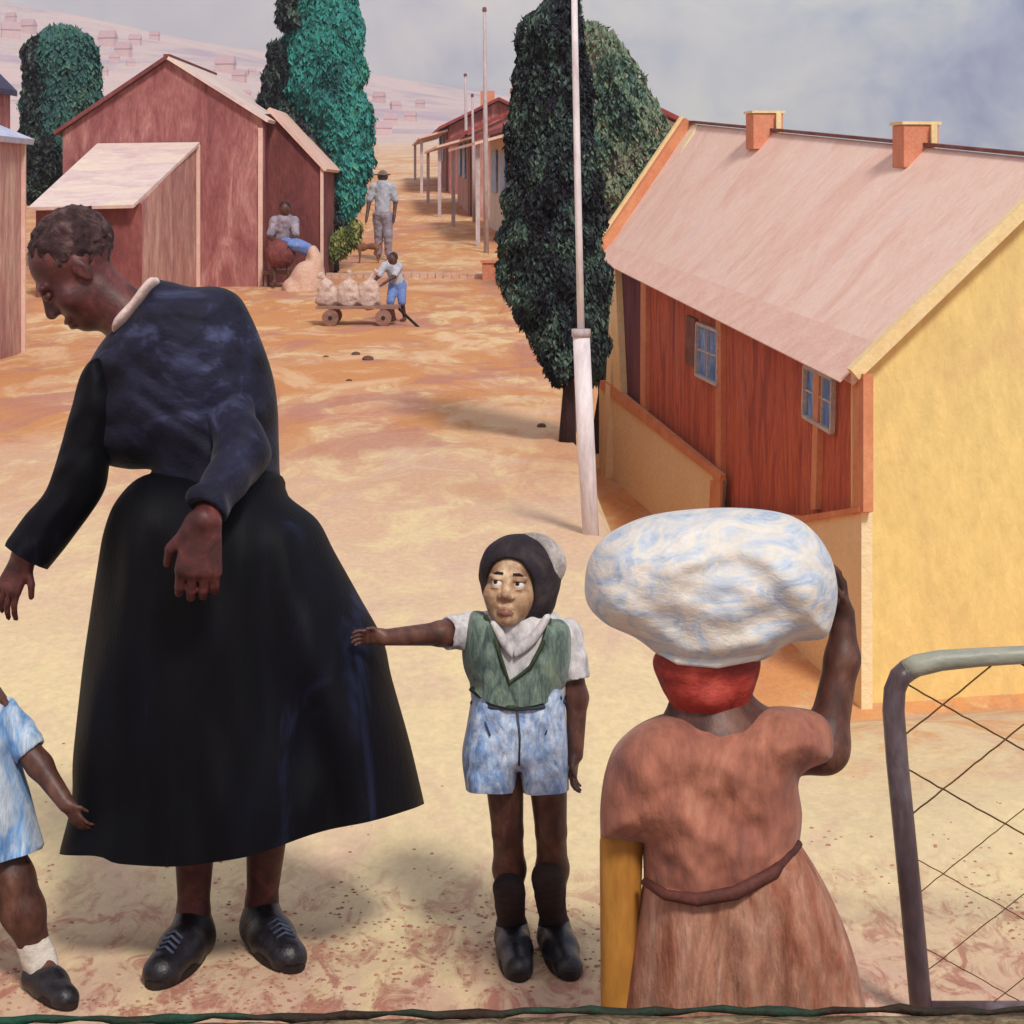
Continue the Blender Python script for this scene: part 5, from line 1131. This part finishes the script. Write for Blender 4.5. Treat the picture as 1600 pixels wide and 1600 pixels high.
# ------------------------------------------------------------------ gate
YGt = 4.15; q = P(1440, 1590, YGt)
t = thing('pipe_gate', (q.x, YGt, 0), 'bent pipe gate with a sparse diamond wire mesh at the right edge', 'gate')
H = lambda x, y, dy=0: P(x, y, YGt+dy)
post = [H(1441, 1594), H(1436, 1540), H(1426, 1430), H(1414, 1310), H(1402, 1190), H(1396, 1110), H(1398, 1078), H(1406, 1058), H(1420, 1046)]
mb = MB(); mb.tube(post, .0225, 16); mb.build('post', M['pipe'], t, True)
mb = MB(); mb.tube([H(1415, 1049), H(1432, 1040), H(1470, 1032), H(1530, 1027), H(1620, 1022), H(1800, 1016), H(1960, 1012)], [.0225, .0225, .021, .019, .018, .018, .018], 16); mb.build('top_rail', M['pipe_top'], t, True)
mb = MB(); mb.tube([H(1960, 1012), H(1966, 1596)], .0225, 14); mb.build('post', M['pipe'], t, True)
mb = MB(); mb.tube([H(1436, 1575), H(1966, 1575)], .014, 12); mb.build('bottom_rail', M['pipe'], t, True)
mb = MB(); Sx, top_, bot = .56, 1034, 1572
def clip_line(x0, y0, sl):
    pts = []
    for i in range(0, 700):
        x = x0+i
        y = y0+sl*i
        lx = np.interp(y, [1040, 1110, 1190, 1310, 1430, 1590], [1412, 1398, 1404, 1416, 1428, 1440])
        if x >= lx and x <= 1962 and top_ <= y <= bot: pts.append((x, y))
    return pts
rng = random.Random(4)
for k in range(-9, 10):
    for sl, off in ((.56, 0), (-.80, 0)):
        y0 = (1060 if sl > 0 else 1160)+k*132
        pts = clip_line(1400, y0, sl)
        if len(pts) < 12: continue
        sel = pts[::12]+[pts[-1]]; dy = .004 if sl > 0 else -.004
        r = .0024 if k < 0 else (.0019 if k < 2 else .0012)
        mb.tube([H(x, y+rng.uniform(-.8, .8), dy+.003*math.sin(i*1.1)) for i, (x, y) in enumerate(sel)], r, 6)
mb.build('wire_mesh', M['wire'], t, True)

# ------------------------------------------------------------------ low wall nearest the viewer
zb = .326; t = thing('low_wall', (0, 3.36, -.7), 'low rough wall with a dark green painted edge along the bottom of the view', 'wall')
def wallz(X): px = X/3.42*F+CX; return CAMZ-(np.interp(px, [-400, 0, 450, 900, 1600, 2200], [1586, 1584, 1578, 1569, 1568, 1568])-HY)/F*3.42
V, Fc = [], []; xs = np.linspace(-2.2, 2.2, 300); nyy = 14
for j_ in range(nyy):
    yy = 3.05+j_*(3.40-3.05)/(nyy-1)
    n_ = .012*vnoise(xs*16, yy*22, 3)+.006*vnoise(xs*45, yy*50, 5)
    V.append(np.stack([xs, np.full(300, yy), wallz(xs)-.012+n_*(1 if j_ < nyy-1 else .2)], 1))
V.append(np.stack([xs, np.full(300, 3.05), np.full(300, -.75)], 1)); V.append(np.stack([xs, np.full(300, 3.40), np.full(300, -.75)], 1))
V = np.concatenate(V)
for i in range(nyy-1):
    for j_ in range(299): a = i*300+j_; Fc.append((a, a+1, a+301, a+300))
for j_ in range(299): a = nyy*300+j_; Fc.append((a, a+1, j_+1, j_)); a = (nyy+1)*300+j_; c = (nyy-1)*300+j_; Fc.append((c, c+1, a+1, a))
mk('wall_body', V, Fc, M['wallstone'], t, True)
mb = MB(); pts = [(x, 3.415, float(wallz(np.array([x]))[0])-.010+.003*math.sin(x*23)+.002*math.sin(x*61)) for x in np.linspace(-2.2, 2.2, 120)]
mb.tube(pts, [.0068+.0022*math.sin(i*.9)+.0015*math.sin(i*2.3) for i in range(120)], 8); mb.build('painted_edge', M['greenline'], t, True)

# reddish grit on the ground just beyond the low wall
rg = np.random.default_rng(31); V, Fc = [], []; n_ = 3600
yy = 4.14+rg.gamma(1.6, .30, n_); xx = rg.uniform(-1.6, 1.6, n_)*yy/4.2
cl = vnoise(xx*2.2, yy*2.6, 6)+.4*vnoise(xx*7, yy*8, 9); keep = cl > rg.uniform(-.25, .55, n_); xx, yy = xx[keep], yy[keep]; zz = gz(xx, yy)
for x_, y_, z_ in zip(xx, yy, zz):
    rr = rg.uniform(.0018, .0055)*(1.6 if rg.uniform() < .06 else 1); a0 = rg.uniform(0, 6.3); b = len(V); k_ = 6
    for i in range(k_):
        a = a0+2*math.pi*i/k_; q_ = rr*rg.uniform(.7, 1.25); V.append((x_+math.cos(a)*q_*1.3, y_+math.sin(a)*q_, z_-.001))
    for i in range(k_):
        a = a0+2*math.pi*i/k_; q_ = rr*rg.uniform(.45, .7); V.append((x_+math.cos(a)*q_*1.3, y_+math.sin(a)*q_, z_+rr*.55))
    for i in range(k_): Fc.append((b+i, b+(i+1) % k_, b+k_+(i+1) % k_, b+k_+i))
    Fc.append(tuple(b+k_+i for i in range(k_)))
o = mk('gravel', V, Fc, paint('reddish_grit', [(132, 84, 72), (176, 124, 106), (206, 166, 144)], 60, fine=.2, bump=0, contrast=.7), None, False)
tag(o, 'reddish grit and small pebbles scattered over the ground behind the low wall', 'gravel', None, 'stuff')

# pale dusty air over the whole place
mb = MB(); mb.box((0, 445, 29), (1500, 930, 80)); hz = mb.build('haze', bpy.data.materials.new('pale_dusty_air'))
hm_ = hz.data.materials[0]; hm_.use_nodes = True; T = NT(hm_)
T.n.remove(T.n['Principled BSDF']); pv = T.new('ShaderNodeVolumePrincipled'); pv.inputs['Color'].default_value = (.93, .88, .90, 1); pv.inputs['Density'].default_value = HAZE
T.link(pv.outputs[0], T.n['Material Output'].inputs['Volume']); hz['kind'] = 'stuff'; hz['label'] = 'pale pinkish dusty haze fading the far hillside'

# ------------------------------------------------------------------ sky, sun, camera
sc = bpy.context.scene
w = bpy.data.worlds.new('World'); sc.world = w; w.use_nodes = True; T = NT(w); bg = T.n['Background']
SUN_EL, SUN_AZ = R(47), R(160)        # azimuth clockwise from +Y (north)
sky = T.new('ShaderNodeTexSky', sky_type='NISHITA'); sky.sun_disc = False; sky.sun_elevation = SUN_EL; sky.sun_rotation = SUN_AZ
co = T.new('ShaderNodeTexCoord').outputs['Generated']
n1 = T.noise(co, 5.5, 6, .62, .9, (1, 1, 1.3)); n2 = T.noise(co, 22, 4, .6, .6, (1, 1, 1.2))
f = T.math('ADD', T.math('MULTIPLY', n1, .66), T.math('MULTIPLY', n2, .34))
S = 1/.12
def sc_(c, k=1.0): return tuple(v*S*k for v in lin(c))
col = T.ramp(f, [(.38, lin((106, 120, 158))), (.45, lin((140, 150, 176))), (.52, lin((172, 176, 184))), (.62, lin((196, 194, 190)))])
sepn = T.new('ShaderNodeSeparateXYZ'); T.link(co, sepn.inputs[0])
side = T.ramp(T.math('ADD', T.math('MULTIPLY', sepn.outputs[0], 1.6), .5), [(.35, (0, 0, 0)), (.68, (1, 1, 1))])
colL = T.ramp(f, [(.38, lin((172, 164, 174))), (.5, lin((186, 178, 182))), (.62, lin((202, 190, 188)))])
col = T.mix(side, colL, col)
sm = T.new('ShaderNodeVectorMath', operation='SCALE'); T.link(col, sm.inputs[0]); sm.inputs['Scale'].default_value = S
mixc = T.mix(.93, sky.outputs[0], sm.outputs[0])
T.link(mixc, bg.inputs['Color']); bg.inputs['Strength'].default_value = .12
sl = bpy.data.lights.new('sun', 'SUN'); so = bpy.data.objects.new('sun', sl); C.objects.link(so)
sl.energy = 2.1; sl.angle = R(10); sl.color = (1, .95, .88)
d = Vector((math.sin(SUN_AZ)*math.cos(SUN_EL), math.cos(SUN_AZ)*math.cos(SUN_EL), math.sin(SUN_EL)))
so.rotation_euler = d.to_track_quat('Z', 'Y').to_euler()
cd = bpy.data.cameras.new('camera'); cam = bpy.data.objects.new('camera', cd); C.objects.link(cam); sc.camera = cam
cd.sensor_fit = 'HORIZONTAL'; cd.sensor_width = 36; cd.lens = 36*F/1600; cd.shift_y = -(800-HY)/1600; cd.clip_end = 3000; cd.clip_start = .05
cam.location = (0, 0, CAMZ); cam.rotation_euler = (R(90), 0, 0)
sc.view_settings.view_transform = 'Standard'; sc.view_settings.look = 'None'; sc.view_settings.exposure = .36; sc.view_settings.gamma = 1
sc.render.resolution_x = sc.render.resolution_y = 1024
